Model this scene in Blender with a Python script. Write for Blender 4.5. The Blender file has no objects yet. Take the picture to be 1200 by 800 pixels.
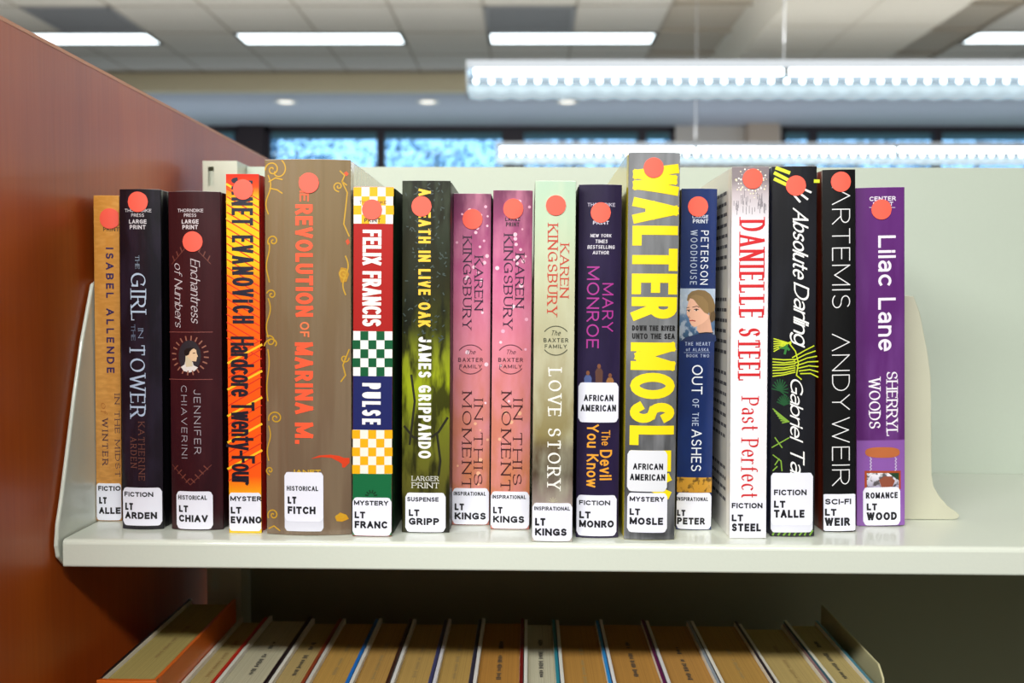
import bpy, bmesh, math, random
from mathutils import Vector, Matrix

# ------------------------------------------------------------ camera, world, lights, exposure
SC = bpy.context.scene
COL = SC.collection
R = math.radians
F = 1100.0                                   # focal length in pixels of the 1200 px wide frame
CAM = Vector((0, 0, .151))
ROT = (Matrix.Rotation(math.atan(20/F), 3, 'Z') @ Matrix.Rotation(math.pi/2 - math.atan(50/F), 3, 'X')
       @ Matrix.Rotation(.004, 3, 'Z'))
cd = bpy.data.cameras.new('camera'); cam = bpy.data.objects.new('camera', cd); COL.objects.link(cam)
cd.sensor_width = 36; cd.lens = 36*F/1200; cd.clip_start = .02; cd.clip_end = 200
cam.matrix_world = Matrix.Translation(CAM) @ ROT.to_4x4()
cd.dof.use_dof = True; cd.dof.focus_distance = .60; cd.dof.aperture_fstop = 7.5
SC.camera = cam
SC.view_settings.view_transform = 'Standard'; SC.view_settings.look = 'None'
SC.view_settings.gamma = 1; SC.view_settings.exposure = 0.0; SC.view_settings.use_curve_mapping = False
W = bpy.data.worlds.new('sky'); SC.world = W; W.use_nodes = True
wb = W.node_tree.nodes['Background']; wb.inputs[0].default_value = (.36, .68, 1, 1); wb.inputs[1].default_value = 2.6

def area(name, loc, target, sx, sy, power, col=(1, 1, 1), spread=180):
    l = bpy.data.lights.new(name, 'AREA'); l.shape = 'RECTANGLE'; l.size = sx; l.size_y = sy; l.energy = power; l.color = col
    l.spread = R(spread)
    o = bpy.data.objects.new(name, l); COL.objects.link(o); o.location = loc
    o.rotation_euler = (Vector(target) - Vector(loc)).to_track_quat('-Z', 'Y').to_euler()
    return o
# the strip light over this aisle, the room's ceiling lights and added upward fills
area('aisle_strip_light', (-.36, -.60, .93), (-.30, .75, -.1), 1.9, .10, 44, (1, .985, .95))
area('ceiling_bank_light', (.4, 3.6, 1.98), (.4, 3.7, 0), 6.0, 2.6, 190, (1, .97, .92))
area('rear_ceiling_light', (.6, -1.0, 1.98), (.6, .3, 0), 3.2, .6, 4, (1, .98, .94))
for _y, _p in ((1.55, 30), (3.64, 42), (5.75, 60)):           # added upward fill at strip height, brightening the ceiling
    area('strip_uplight', (.6, _y, 1.13), (.6, _y, 3), 9, .12, _p*.68, (1, .985, .96))
area('window_daylight', (.6, 8.7, 1.05), (.6, 8.8, 3), 11, .5, 42, (.72, .84, 1))  # added bluish fill aimed up to brighten the soffit near the windows

# ------------------------------------------------------------ helpers
def ray(u, v): return ROT @ Vector(((u-600)/F, -(v-400)/F, -1))
def at_y(u, v, Y): r = ray(u, v); return CAM + r*((Y-CAM.y)/r.y)
def at_z(u, v, Z): r = ray(u, v); return CAM + r*((Z-CAM.z)/r.z)
def at_x(u, v, X): r = ray(u, v); return CAM + r*((X-CAM.x)/r.x)

def lin(c):
    if isinstance(c, str): c = tuple(int(c[i:i+2], 16) for i in (0, 2, 4))
    return tuple(((x/255)/12.92 if x/255 <= .04045 else ((x/255+.055)/1.055)**2.4) for x in c) + (1,)
MATS = {}
def mat(c, rough=.5, coat=0, metal=0, emit=0, bump=0, bscale=(60, 60, 60), mottled=0, spec=.5):
    k = (c, rough, coat, metal, emit, bump, bscale, mottled, spec)
    if k in MATS: return MATS[k]
    m = bpy.data.materials.new('surface_%03d' % len(MATS)); m.use_nodes = True
    nt = m.node_tree; b = nt.nodes['Principled BSDF']
    b.inputs['Base Color'].default_value = lin(c); b.inputs['Roughness'].default_value = rough
    b.inputs['Coat Weight'].default_value = coat; b.inputs['Coat Roughness'].default_value = .08
    b.inputs['Metallic'].default_value = metal; b.inputs['Specular IOR Level'].default_value = spec
    if emit:
        b.inputs['Emission Color'].default_value = lin(c); b.inputs['Emission Strength'].default_value = emit
    if bump or mottled:
        n, _ = noise(nt, bscale, 1, 4)
        if bump:
            bp = nt.nodes.new('ShaderNodeBump'); bp.inputs['Strength'].default_value = bump; bp.inputs['Distance'].default_value = .002
            nt.links.new(n.outputs['Fac'], bp.inputs['Height']); nt.links.new(bp.outputs[0], b.inputs['Normal'])
        if mottled:
            mx = nt.nodes.new('ShaderNodeMix'); mx.data_type = 'RGBA'
            c0 = lin(c); mx.inputs[6].default_value = tuple(x*(1-mottled) for x in c0[:3]) + (1,)
            mx.inputs[7].default_value = tuple(min(1, x*(1+mottled)) for x in c0[:3]) + (1,)
            nt.links.new(n.outputs['Fac'], mx.inputs[0]); nt.links.new(mx.outputs[2], b.inputs['Base Color'])
    MATS[k] = m; return m
def noise(nt, scale, s=1, detail=4):
    tc = nt.nodes.new('ShaderNodeTexCoord'); mp = nt.nodes.new('ShaderNodeMapping'); n = nt.nodes.new('ShaderNodeTexNoise')
    mp.inputs['Scale'].default_value = scale; n.inputs['Scale'].default_value = s; n.inputs['Detail'].default_value = detail
    nt.links.new(tc.outputs['Object'], mp.inputs[0]); nt.links.new(mp.outputs[0], n.inputs['Vector'])
    return n, tc
def ramp(nt, stops, const=False):
    r = nt.nodes.new('ShaderNodeValToRGB'); r.color_ramp.interpolation = 'CONSTANT' if const else 'LINEAR'
    e = r.color_ramp.elements
    while len(e) > 1: e.remove(e[-1])
    e[0].position = stops[0][0]; e[0].color = lin(stops[0][1])
    for p, c in stops[1:]: x = e.new(p); x.color = lin(c)
    return r
def zmat(h, stops, rough=.3, coat=.4, amount=0, nscale=(200, 200, 60), ncol=None, lo=.45, hi=.6, const=False, bump=.12, bsc=(90, 90, 14)):
    """printed cover: colour bands up the spine, optional second ink broken up by noise"""
    m = bpy.data.materials.new('printed_cover'); m.use_nodes = True; nt = m.node_tree; b = nt.nodes['Principled BSDF']
    b.inputs['Roughness'].default_value = rough; b.inputs['Coat Weight'].default_value = coat; b.inputs['Coat Roughness'].default_value = .12
    n, tc = noise(nt, nscale, 1, 6)
    sp = nt.nodes.new('ShaderNodeSeparateXYZ'); nt.links.new(tc.outputs['Object'], sp.inputs[0])
    dv = nt.nodes.new('ShaderNodeMath'); dv.operation = 'DIVIDE'; dv.inputs[1].default_value = h; nt.links.new(sp.outputs['Z'], dv.inputs[0])
    r = ramp(nt, stops, const); nt.links.new(dv.outputs[0], r.inputs[0]); out = r.outputs[0]
    if ncol:
        rr = ramp(nt, [(0, '000000'), (lo, '000000'), (hi, 'ffffff')]); nt.links.new(n.outputs['Fac'], rr.inputs[0])
        if isinstance(ncol, list): r2 = ramp(nt, ncol); nt.links.new(dv.outputs[0], r2.inputs[0]); src = r2.outputs[0]
        else: src = None
        mu = nt.nodes.new('ShaderNodeMath'); mu.operation = 'MULTIPLY'; mu.inputs[1].default_value = amount
        nt.links.new(rr.outputs[0], mu.inputs[0])
        mx = nt.nodes.new('ShaderNodeMix'); mx.data_type = 'RGBA'; nt.links.new(mu.outputs[0], mx.inputs[0]); nt.links.new(out, mx.inputs[6])
        if src: nt.links.new(src, mx.inputs[7])
        else: mx.inputs[7].default_value = lin(ncol)
        out = mx.outputs[2]
    nt.links.new(out, b.inputs['Base Color'])
    if bump:
        n2, _ = noise(nt, bsc, 1, 2)
        bp = nt.nodes.new('ShaderNodeBump'); bp.inputs['Strength'].default_value = bump; bp.inputs['Distance'].default_value = .004
        nt.links.new(n2.outputs['Fac'], bp.inputs['Height']); nt.links.new(bp.outputs[0], b.inputs['Normal'])
    return m

def tag(o, label=None, cat=None, group=None, kind=None):
    if label: o['label'] = label
    if cat: o['category'] = cat
    if group: o['group'] = group
    if kind: o['kind'] = kind
    return o
def empty(name, loc, rot=(0, 0, 0)):
    o = bpy.data.objects.new(name, None); COL.objects.link(o); o.location = loc; o.rotation_euler = rot
    o.empty_display_size = .02; return o
def link(name, me, parent=None):
    o = bpy.data.objects.new(name, me); COL.objects.link(o)
    if parent: o.parent = parent
    return o
def mesh(name, verts, faces, m, parent=None, smooth=False):
    me = bpy.data.meshes.new(name); me.from_pydata([tuple(v) for v in verts], [], faces)
    ms = m if isinstance(m, (list, tuple)) else [m]
    for x in ms: me.materials.append(x)
    me.update()
    if smooth: me.polygons.foreach_set('use_smooth', [True]*len(me.polygons))
    return link(name, me, parent)
def bevel(o, w, seg=2, ang=40):
    b = o.modifiers.new('bevel', 'BEVEL'); b.width = w; b.segments = seg; b.limit_method = 'ANGLE'; b.angle_limit = R(ang); return o
class G:
    """collects shapes into one mesh"""
    def __init__(s): s.v = []; s.f = []
    def add(s, v, f): k = len(s.v); s.v += [tuple(x) for x in v]; s.f += [tuple(i+k for i in q) for q in f]; return s
    def box(s, x0, y0, z0, x1, y1, z1):
        return s.add([(x0, y0, z0), (x1, y0, z0), (x1, y1, z0), (x0, y1, z0), (x0, y0, z1), (x1, y0, z1), (x1, y1, z1), (x0, y1, z1)],
                     [(0, 3, 2, 1), (4, 5, 6, 7), (0, 1, 5, 4), (1, 2, 6, 5), (2, 3, 7, 6), (3, 0, 4, 7)])
    def prism(s, pts, fn, a, b):
        """closed outline pts extruded; fn(p, t) gives the 3-D point"""
        n = len(pts); v = [fn(p, a) for p in pts] + [fn(p, b) for p in pts]
        return s.add(v, [tuple(range(n))[::-1], tuple(range(n, 2*n))] + [(i, (i+1) % n, (i+1) % n + n, i+n) for i in range(n)])
    def tube(s, a, b, r, r2=None, n=12):
        a, b = Vector(a), Vector(b); d = (b-a).normalized(); u = d.orthogonal().normalized(); w = d.cross(u); r2 = r if r2 is None else r2
        v = [a + (u*math.cos(2*math.pi*i/n) + w*math.sin(2*math.pi*i/n))*r for i in range(n)] + \
            [b + (u*math.cos(2*math.pi*i/n) + w*math.sin(2*math.pi*i/n))*r2 for i in range(n)]
        return s.add(v, [(i, (i+1) % n, (i+1) % n + n, i+n) for i in range(n)] + [tuple(range(n))[::-1], tuple(range(n, 2*n))])
    def build(s, name, m, parent=None, smooth=False):
        o = mesh(name, s.v, s.f, m, parent, smooth)
        bm = bmesh.new(); bm.from_mesh(o.data); bmesh.ops.recalc_face_normals(bm, faces=bm.faces); bm.to_mesh(o.data); bm.free()
        return o
def box(name, a, b, m, parent=None): return G().box(*a, *b).build(name, m, parent)

# ------------------------------------------------------------ lettering drawn with pen strokes
def arc(cx, cy, rx, ry, a, b):
    n = max(3, int(abs(b-a)/18)+1)
    return [(cx+rx*math.cos(R(a+(b-a)*i/(n-1))), cy+ry*math.sin(R(a+(b-a)*i/(n-1)))) for i in range(n)]
GL = {  # letter: (width, strokes, serif feet at 0, serif heads at cap height)
 'A': (.74, [[(0, 0), (.37, 1)], [(.37, 1), (.74, 0)], [(.14, .34), (.6, .34)]], [0, .74], []),
 'B': (.62, [[(0, 0), (0, 1)], [(0, 1), (.3, 1)]+arc(.32, .76, .26, .24, 80, -80)+[(0, .52)], [(.3, .52)]+arc(.33, .26, .29, .26, 80, -80)+[(0, 0)]], [0], [0]),
 'C': (.68, [arc(.38, .5, .38, .5, 48, 312)], [], []),
 'D': (.7, [[(0, 0), (0, 1)], [(0, 1), (.26, 1)]+arc(.28, .5, .42, .5, 80, -80)+[(0, 0)]], [0], [0]),
 'E': (.54, [[(0, 0), (0, 1)], [(0, 1), (.54, 1)], [(0, .52), (.47, .52)], [(0, 0), (.54, 0)]], [0], [0]),
 'F': (.5, [[(0, 0), (0, 1)], [(0, 1), (.5, 1)], [(0, .5), (.43, .5)]], [0], [0]),
 'G': (.74, [arc(.4, .5, .4, .5, 48, 320), [(.72, .08), (.72, .44), (.44, .44)]], [], []),
 'H': (.66, [[(0, 0), (0, 1)], [(.66, 0), (.66, 1)], [(0, .52), (.66, .52)]], [0, .66], [0, .66]),
 'I': (0, [[(0, 0), (0, 1)]], [0], [0]),
 'J': (.4, [[(.4, 1), (.4, .28)]+arc(.19, .25, .21, .25, 0, -165)], [], [.4]),
 'K': (.64, [[(0, 0), (0, 1)], [(.6, 1), (0, .4)], [(.2, .58), (.64, 0)]], [0, .64], [0, .6]),
 'L': (.5, [[(0, 0), (0, 1)], [(0, 0), (.5, 0)]], [0], [0]),
 'M': (.86, [[(0, 0), (0, 1)], [(0, 1), (.43, .12)], [(.43, .12), (.86, 1)], [(.86, 1), (.86, 0)]], [0, .86], [0, .86]),
 'N': (.7, [[(0, 0), (0, 1)], [(0, 1), (.7, 0)], [(.7, 0), (.7, 1)]], [0], [0, .7]),
 'O': (.8, [arc(.4, .5, .4, .5, 0, 360)], [], []),
 'P': (.58, [[(0, 0), (0, 1)], [(0, 1), (.3, 1)]+arc(.32, .73, .26, .27, 80, -80)+[(0, .46)]], [0], [0]),
 'R': (.64, [[(0, 0), (0, 1)], [(0, 1), (.3, 1)]+arc(.32, .74, .26, .26, 80, -80)+[(0, .48)], [(.3, .48), (.64, 0)]], [0, .64], [0]),
 'S': (.58, [arc(.3, .75, .25, .25, 32, 270)+arc(.29, .25, .28, .25, 88, -148)], [], []),
 'T': (.62, [[(0, 1), (.62, 1)], [(.31, 1), (.31, 0)]], [.31], []),
 'U': (.64, [[(0, 1), (0, .32)]+arc(.32, .32, .32, .32, 180, 360)+[(.64, 1)]], [], [0, .64]),
 'V': (.7, [[(0, 1), (.35, 0)], [(.35, 0), (.7, 1)]], [], [0, .7]),
 'W': (1.0, [[(0, 1), (.25, 0)], [(.25, 0), (.5, .95)], [(.5, .95), (.75, 0)], [(.75, 0), (1, 1)]], [], [0, 1.0]),
 'X': (.66, [[(0, 1), (.66, 0)], [(0, 0), (.66, 1)]], [0, .66], [0, .66]),
 'Y': (.66, [[(0, 1), (.33, .46)], [(.66, 1), (.33, .46)], [(.33, .46), (.33, 0)]], [.33], [0, .66]),
 'a': (.46, [arc(.22, .5, .22, .2, 150, 0)+[(.44, 0)], [(.44, .4), (.24, .4)]+arc(.2, .2, .2, .2, 90, 285)+[(.44, .16)]], [], []),
 'b': (.52, [[(0, 0), (0, 1)], arc(.26, .35, .26, .35, 180, -180)], [], [0]),
 'c': (.48, [arc(.27, .35, .27, .35, 50, 310)], [], []),
 'd': (.52, [arc(.26, .35, .26, .35, 0, 360), [(.52, 0), (.52, 1)]], [], [.52]),
 'e': (.52, [[(0, .37), (.52, .37)]+arc(.26, .35, .26, .35, 10, 315)], [], []),
 'f': (.36, [arc(.32, .8, .17, .2, 70, 180)+[(.15, 0)], [(0, .68), (.34, .68)]], [.15], []),
 'g': (.52, [arc(.26, .35, .26, .35, 0, 360), [(.52, .7), (.52, -.06)]+arc(.27, -.06, .25, .22, 0, -150)], [], []),
 'h': (.48, [[(0, 0), (0, 1)], [(0, .4)]+arc(.24, .44, .24, .26, 165, 0)+[(.48, 0)]], [0, .48], [0]),
 'i': (0, [[(0, 0), (0, .7)], [(0, .9), (0, .97)]], [0], []),
 'k': (.44, [[(0, 0), (0, 1)], [(.42, .7), (0, .3)], [(.14, .42), (.44, 0)]], [0, .44], [0]),
 'l': (0, [[(0, 0), (0, 1)]], [0], [0]),
 'm': (.8, [[(0, 0), (0, .7)], [(0, .42)]+arc(.2, .48, .2, .22, 165, 0)+[(.4, 0)], [(.4, .42)]+arc(.6, .48, .2, .22, 165, 0)+[(.8, 0)]], [0, .4, .8], []),
 'n': (.46, [[(0, 0), (0, .7)], [(0, .4)]+arc(.23, .45, .23, .25, 165, 0)+[(.46, 0)]], [0, .46], []),
 'o': (.54, [arc(.27, .35, .27, .35, 0, 360)], [], []),
 'r': (.32, [[(0, 0), (0, .7)], [(0, .38)]+arc(.24, .42, .24, .28, 165, 65)], [0], []),
 's': (.44, [arc(.22, .52, .19, .18, 35, 270)+arc(.22, .17, .21, .17, 88, -148)], [], []),
 't': (.34, [[(.14, .94), (.14, .18)]+arc(.3, .18, .16, .18, 180, 290), [(0, .68), (.32, .68)]], [], []),
 'u': (.46, [[(0, .7), (0, .25)]+arc(.23, .25, .23, .25, 180, 345), [(.46, .7), (.46, 0)]], [], []),
 'v': (.48, [[(0, .7), (.24, 0)], [(.24, 0), (.48, .7)]], [], []),
 'w': (.76, [[(0, .7), (.19, 0)], [(.19, 0), (.38, .66)], [(.38, .66), (.57, 0)], [(.57, 0), (.76, .7)]], [], []),
 'y': (.5, [[(0, .7), (.25, 0)], [(.5, .7), (.17, -.26)]], [], []),
 '^': (.74, [[(0, 0), (.37, 1)], [(.37, 1), (.74, 0)]], [], []),
 '-': (.26, [[(0, .4), (.26, .4)]], [], []), '.': (0, [[(0, 0), (0, .04)]], [], []), ' ': (.22, [], [], []),
}
def ribbon(pts, wfun):
    """quads along a polyline with mitred joints and square ends"""
    P = [Vector(p) for p in pts]; n = len(P)
    closed = n > 3 and (P[0]-P[-1]).length < 1e-7
    dirs = [(P[i+1]-P[i]).normalized() if (P[i+1]-P[i]).length > 1e-9 else Vector((1, 0)) for i in range(n-1)]
    out = []
    for i in range(n):
        d0 = dirs[i-1] if i else (dirs[-1] if closed else dirs[0]); d1 = dirs[i] if i < n-1 else (dirs[0] if closed else dirs[-1])
        t = (d0+d1); t = t.normalized() if t.length > 1e-6 else d1
        k = 1/max(.6, t.dot(d1)); nn = Vector((-t.y, t.x)); w = wfun(t)/2*k
        c = P[i].copy()
        if not closed and i == 0: c -= d1*min(w, wfun(d1)/2)*.98
        if not closed and i == n-1: c += d0*min(w, wfun(d0)/2)*.98
        out.append((c+nn*w, c-nn*w))
    v = []; f = []
    for a, b in out: v += [a, b]
    for i in range(n-1): f.append((2*i, 2*i+1, 2*i+3, 2*i+2))
    return v, f
def text2d(s, cap, length, t=.14, thin=1.0, serif=False, shear=0, small=None, gap=.16):
    """2-D lettering: cap height 'cap', stretched to 'length'; t is stem thickness / cap"""
    T = t*cap; H = cap-T
    natural = []; x = 0
    scap = .76 if small else 1
    adv = []
    for i, ch in enumerate(s):
        k = 1
        if small and ch.islower(): k = small; ch = ch.upper()
        w = GL[ch][0]*k
        if serif: w += .1*k if w < .2 else 0
        adv.append((ch, x, k)); x += w
    total_w = x; n = len(s)
    g = gap*cap
    sx = (length - T - g*(n-1) - (n-1)*T) / max(.01, total_w)
    if sx < .25*cap:                                   # too tight: shrink gaps
        g = (length - T - .4*cap*total_w - (n-1)*T)/max(1, n-1); sx = .4*cap
        if g < -.3*T: g = -.3*T; sx = (length - T - g*(n-1) - (n-1)*T)/max(.01, total_w)
    V = []; Fc = []
    tn = T*thin
    def wf(d):
        if thin >= 1: return T
        c = abs(d.x*math.cos(R(112)) + d.y*math.sin(R(112)))
        return tn + (T-tn)*c**1.6
    def put(v, f):
        k = len(V); V.extend(v); Fc.extend(tuple(i+k for i in q) for q in f)
    for i, (ch, ax, k) in enumerate(adv):
        ox = ax*sx + i*(g+T) + T/2
        xo = (.05*k if serif and GL[ch][0]*k < .2 and ch != ' ' else 0)
        def tr(p): return Vector((ox + (p[0]*k+xo)*sx, T/2 + p[1]*H*k))
        for st in GL[ch][1]: put(*ribbon([tr(p) for p in st], wf))
        if serif:
            sw = T*1.35
            top = 1 if (ch.isupper() or ch in 'bdhkl') else .7
            for xs in GL[ch][2]: c = tr((xs, 0)); put([c+Vector((-sw, -T/2)), c+Vector((sw, -T/2)), c+Vector((sw, -T/2+tn)), c+Vector((-sw, -T/2+tn))], [(0, 1, 2, 3)])
            for xs in GL[ch][3]: c = tr((xs, top)); put([c+Vector((-sw, T/2-tn)), c+Vector((sw, T/2-tn)), c+Vector((sw, T/2)), c+Vector((-sw, T/2))], [(0, 1, 2, 3)])
            for arm in {'E': [(.54, 1, -1), (.54, 0, 1)], 'F': [(.5, 1, -1)], 'T': [(0, 1, -1), (.62, 1, -1)], 'L': [(.5, 0, 1)],
                        'C': [(.6, .88, -1)], 'G': [(.64, .88, -1)], 'S': [(.5, .9, -1), (.05, .1, 1)]}.get(ch, []):
                c = tr(arm[:2]); h = H*.2*arm[2]*k
                put([c+Vector((-tn*.6, 0)), c+Vector((tn*.6, 0)), c+Vector((tn*.6, h)), c+Vector((-tn*.6, h))], [(0, 1, 2, 3)])
    if shear: V = [Vector((p.x+shear*(p.y-cap*.4), p.y)) for p in V]
    return V, Fc

# ------------------------------------------------------------ books
class Book:
    def __init__(s, label, tl, tr, bl, br, top, bot, bend=.001, depth=.155, spine=None, side=None, hard=True, name='book', pages='d8c9a0', Y=None):
        s.Y = Y or at_z((bl+br)/2, bot, 0).y
        B0, B1 = at_y(bl, bot, s.Y), at_y(br, bot, s.Y); T0, T1 = at_y(tl, top, s.Y), at_y(tr, top, s.Y)
        s.h = (T0.z+T1.z)/2; s.w = min(B1.x-B0.x, T1.x-T0.x)
        cb, ct = (B0.x+B1.x)/2, (T0.x+T1.x)/2
        s.lean = math.atan2(ct-cb, s.h)
        z0 = abs(math.sin(s.lean))*s.w/2
        s.o = empty(name, (cb, s.Y, z0+.0001), (0, s.lean, 0)); tag(s.o, label, 'book', 'library books on the upper shelf')
        s.inv = (Matrix.Translation(s.o.location) @ Matrix.Rotation(s.lean, 4, 'Y')).inverted()
        s.bend = bend; s.u0 = (tl+tr)/2
        make_cover(s.o, s.w, s.h, depth, bend, spine(s.h) if callable(spine) else spine, side, hard, pages)
    def L(s, u, v): p = s.inv @ at_y(u, v, s.Y); return Vector((p.x, p.z))
    def yy(s, x): return s.bend*(2*max(-s.w/2, min(s.w/2, x))/s.w)**2
    def place(s, V, Fc, m, layer, name, parent=None):
        par = list(range(len(V)))
        def root(i):
            while par[i] != i: i = par[i]
            return i
        for q in Fc:
            for i in q[1:]: par[root(i)] = root(q[0])
        ids = {}
        off = [ids.setdefault(root(i), (len(ids) % 6)*.000008) for i in range(len(V))]   # crossing pen strokes lie one on another
        bm = bmesh.new(); vs = [bm.verts.new((p.x, off[i], p.y)) for i, p in enumerate(V)]
        for q in Fc:
            try: bm.faces.new([vs[i] for i in q])
            except ValueError: pass
        x0, x1 = min(p.x for p in V), max(p.x for p in V); st = .0022 if s.bend > .0008 else .005
        x = math.ceil(x0/st)*st
        while x < x1:
            bmesh.ops.bisect_plane(bm, geom=bm.verts[:]+bm.edges[:]+bm.faces[:], plane_co=(x, 0, 0), plane_no=(1, 0, 0)); x += st
        for v in bm.verts: v.co.y = s.yy(v.co.x)-layer-v.co.y
        me = bpy.data.meshes.new(name); bm.to_mesh(me); bm.free(); me.materials.append(m)
        return link(name, me, parent or s.o)
    def text(s, txt, x0, y0, x1, y1, col, name='title_lettering', o='v', layer=.00016, parent=None, m=None, **k):
        a, b = s.L(x0, y0), s.L(x1, y1)
        if o == 'v':
            V, Fc = text2d(txt, b.x-a.x, a.y-b.y, **k); V = [Vector((a.x+p.y, a.y-p.x)) for p in V]
        else:
            V, Fc = text2d(txt, a.y-b.y, b.x-a.x, **k); V = [Vector((a.x+p.x, b.y+p.y)) for p in V]
        return s.place(V, Fc, m or mat(col, .45), layer, name, parent)
    def strip(s, x0, x1, zlo, zhi, m, layer, name, parent=None, n=14, solid=True):
        """flat piece that follows the spine; zlo/zhi give its outline"""
        xs = [x0+(x1-x0)*i/n for i in range(n+1)]
        fr = [(x, s.yy(x)-layer, zlo(x)) for x in xs] + [(x, s.yy(x)-layer, zhi(x)) for x in xs]
        f = [(i, i+1, n+2+i, n+1+i) for i in range(n)]
        if solid:
            k = len(fr); loop = list(range(n+1)) + list(range(2*n+1, n, -1))
            fr += [(fr[i][0], s.yy(fr[i][0])-.00002, fr[i][2]) for i in loop]
            f += [(loop[i], k+i, k+(i+1) % len(loop), loop[(i+1) % len(loop)]) for i in range(len(loop))]
        return mesh(name, fr, f, m, parent or s.o)
    def dot(s, u, v, r=11.8, name='red_dot_sticker', col='ff5f4a', layer=.0006):
        c = s.L(u, v); rr = abs(s.L(u+r, v).x-c.x); e = rr*.9999
        xs0, xs1 = c.x-e, min(c.x+e, s.w/2-.0003)
        q = lambda x: math.sqrt(max(0, rr*rr-(x-c.x)**2))
        return s.strip(xs0, xs1, lambda x: c.y-q(x), lambda x: c.y+q(x), mat(col, .55), layer, name, n=26)
    def label(s, x0, y0, x1, y1, lines, corner=5, name='spine_label', col='ecedfa', layer=.0004, coat=.3):
        a, b = s.L(x0, y0), s.L(x1, y1); r = abs(s.L(x0+corner, y0).x-a.x); X0 = max(a.x, -s.w/2+.0002); X1 = min(b.x, s.w/2-.0002); Z1, Z0 = a.y, max(b.y, .0006)
        def inset(x):
            d = min(x-X0, X1-x); return 0 if d >= r else r-math.sqrt(max(0, r*r-(r-d)**2))
        xs = 20
        lab = s.strip(X0, X1, lambda x: Z0+inset(x), lambda x: Z1-inset(x), mat(col, .3, coat), layer, name, n=xs)
        for ln in lines:
            t, lx0, ly0, lx1, ly1 = ln[:5]; w = (ln[5] if len(ln) > 5 else .19)*1.17
            s.text(t, lx0, ly0, lx1, ly1, '101018', 'label_lettering', 'h', layer+.00012, lab, t=w, gap=.13)
        return lab
    def ribbon(s, pts, w, col, name, layer=.00014, taper=False, m=None, groups=None):
        V = []; Fc = []
        for pl in (groups or [pts]):
            P = [s.L(*p) for p in pl]; ww = w*s.Y/F*1.0
            v, f = ribbon(P, lambda d: ww); k = len(V); V += v; Fc += [tuple(i+k for i in q) for q in f]
        return s.place(V, Fc, m or mat(col, .45), layer, name)
    def poly(s, pts, col, name, layer=.00014, parent=None, m=None):
        P = [s.L(*p) for p in pts]
        return s.place(P, [tuple(range(len(P)))], m or mat(col, .4), layer, name, parent)
    def band(s, y0, y1, col, name, x0=None, x1=None, layer=.00006, m=None):
        za, zb = min(s.h-.0003, s.L(s.u0, y0).y), max(.0006, s.L(s.u0, y1).y)
        a = -s.w/2+.0002 if x0 is None else s.L(x0, y0).x; b = s.w/2-.0002 if x1 is None else s.L(x1, y0).x
        return s.strip(a, b, lambda x: zb, lambda x: za, m or mat(col, .35, .4), layer, name, solid=False)

PAGE = {}
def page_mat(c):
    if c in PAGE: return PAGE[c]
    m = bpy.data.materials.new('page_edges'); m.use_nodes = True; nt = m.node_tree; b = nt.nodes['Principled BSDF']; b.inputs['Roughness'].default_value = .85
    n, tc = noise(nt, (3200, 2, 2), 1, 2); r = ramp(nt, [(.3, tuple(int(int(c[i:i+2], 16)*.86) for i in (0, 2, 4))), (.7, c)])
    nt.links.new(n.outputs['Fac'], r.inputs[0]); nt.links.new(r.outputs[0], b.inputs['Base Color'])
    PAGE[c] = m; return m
def make_cover(o, w, h, depth, bend, spine_m, side_m, hard, pages, z0=0, board_edge=None):
    t = .0026 if hard else .0006
    N = 16; H = w/2
    outer = []
    outer += [(-H, depth), (-H, bend+.010)]
    if hard: outer += [(-H+.0007, bend+.0055), (-H+.0002, bend+.002)]
    outer += [(-H+w*i/N, bend*(1-2*i/N)**2) for i in range(N+1)]
    if hard: outer += [(H-.0002, bend+.002), (H-.0007, bend+.0055)]
    outer += [(H, bend+.010), (H, depth)]
    yi = bend+t+.0004
    no = len(outer)
    inner = []
    for x, y in outer: inner.append((max(-H+t, min(H-t, x)), max(y, yi) if y < depth-1e-6 else y))
    for i in (0, no-1): inner[i] = (math.copysign(H-t, outer[i][0]), depth)
    V = []; Fc = []; mi = []
    for z in (0, h):
        V += [(x, y, z) for x, y in outer]; V += [(x, y, z) for x, y in inner]
    O0, I0, O1, I1 = 0, no, 2*no, 3*no
    for i in range(no-1):
        Fc.append((O0+i, O0+i+1, O1+i+1, O1+i)); flat = abs(outer[i][0]-outer[i+1][0]) < .001 and (outer[i+1][1] > bend+.0001 or outer[i][1] > bend+.0001)
        mi.append(1 if flat else 0)
        Fc.append((I0+i+1, I0+i, I1+i, I1+i+1)); mi.append(2)
        Fc.append((O1+i, O1+i+1, I1+i+1, I1+i)); mi.append(3 if (board_edge and i < no/2 and flat) else (1 if flat else 0))
        Fc.append((O0+i+1, O0+i, I0+i, I0+i+1)); mi.append(1)
    for a, b, c, d in ((O0, I0, I1, O1), (O0+no-1, O1+no-1, I1+no-1, I0+no-1)): Fc.append((a, b, c, d)); mi.append(1)
    side_m = side_m or spine_m
    ms = [spine_m, side_m, mat('e8e4d8', .8)] + ([board_edge] if board_edge else [])
    c = mesh('cover', V, Fc, ms, o)
    c.data.polygons.foreach_set('material_index', mi)
    bm = bmesh.new(); bm.from_mesh(c.data); bmesh.ops.remove_doubles(bm, verts=bm.verts, dist=1e-6); bmesh.ops.recalc_face_normals(bm, faces=bm.faces); bm.to_mesh(c.data); bm.free()
    bevel(c, .0004, 2, 50)
    g = .0035 if hard else .0002
    p = G(); p.prism([(-H+t+.0001, yi+.0002), (H-t-.0001, yi+.0002), (H-t-.0001, depth-g), (-H+t+.0001, depth-g)], lambda q, z: (q[0], q[1], z), g if hard else .0003, h-(g if hard else .0004))
    pb = p.build('page_block', page_mat(pages), o)
    return c, pb
def solid(c, **k): return lambda h: zmat(h, [(0, c), (1, c)], **k)

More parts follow.
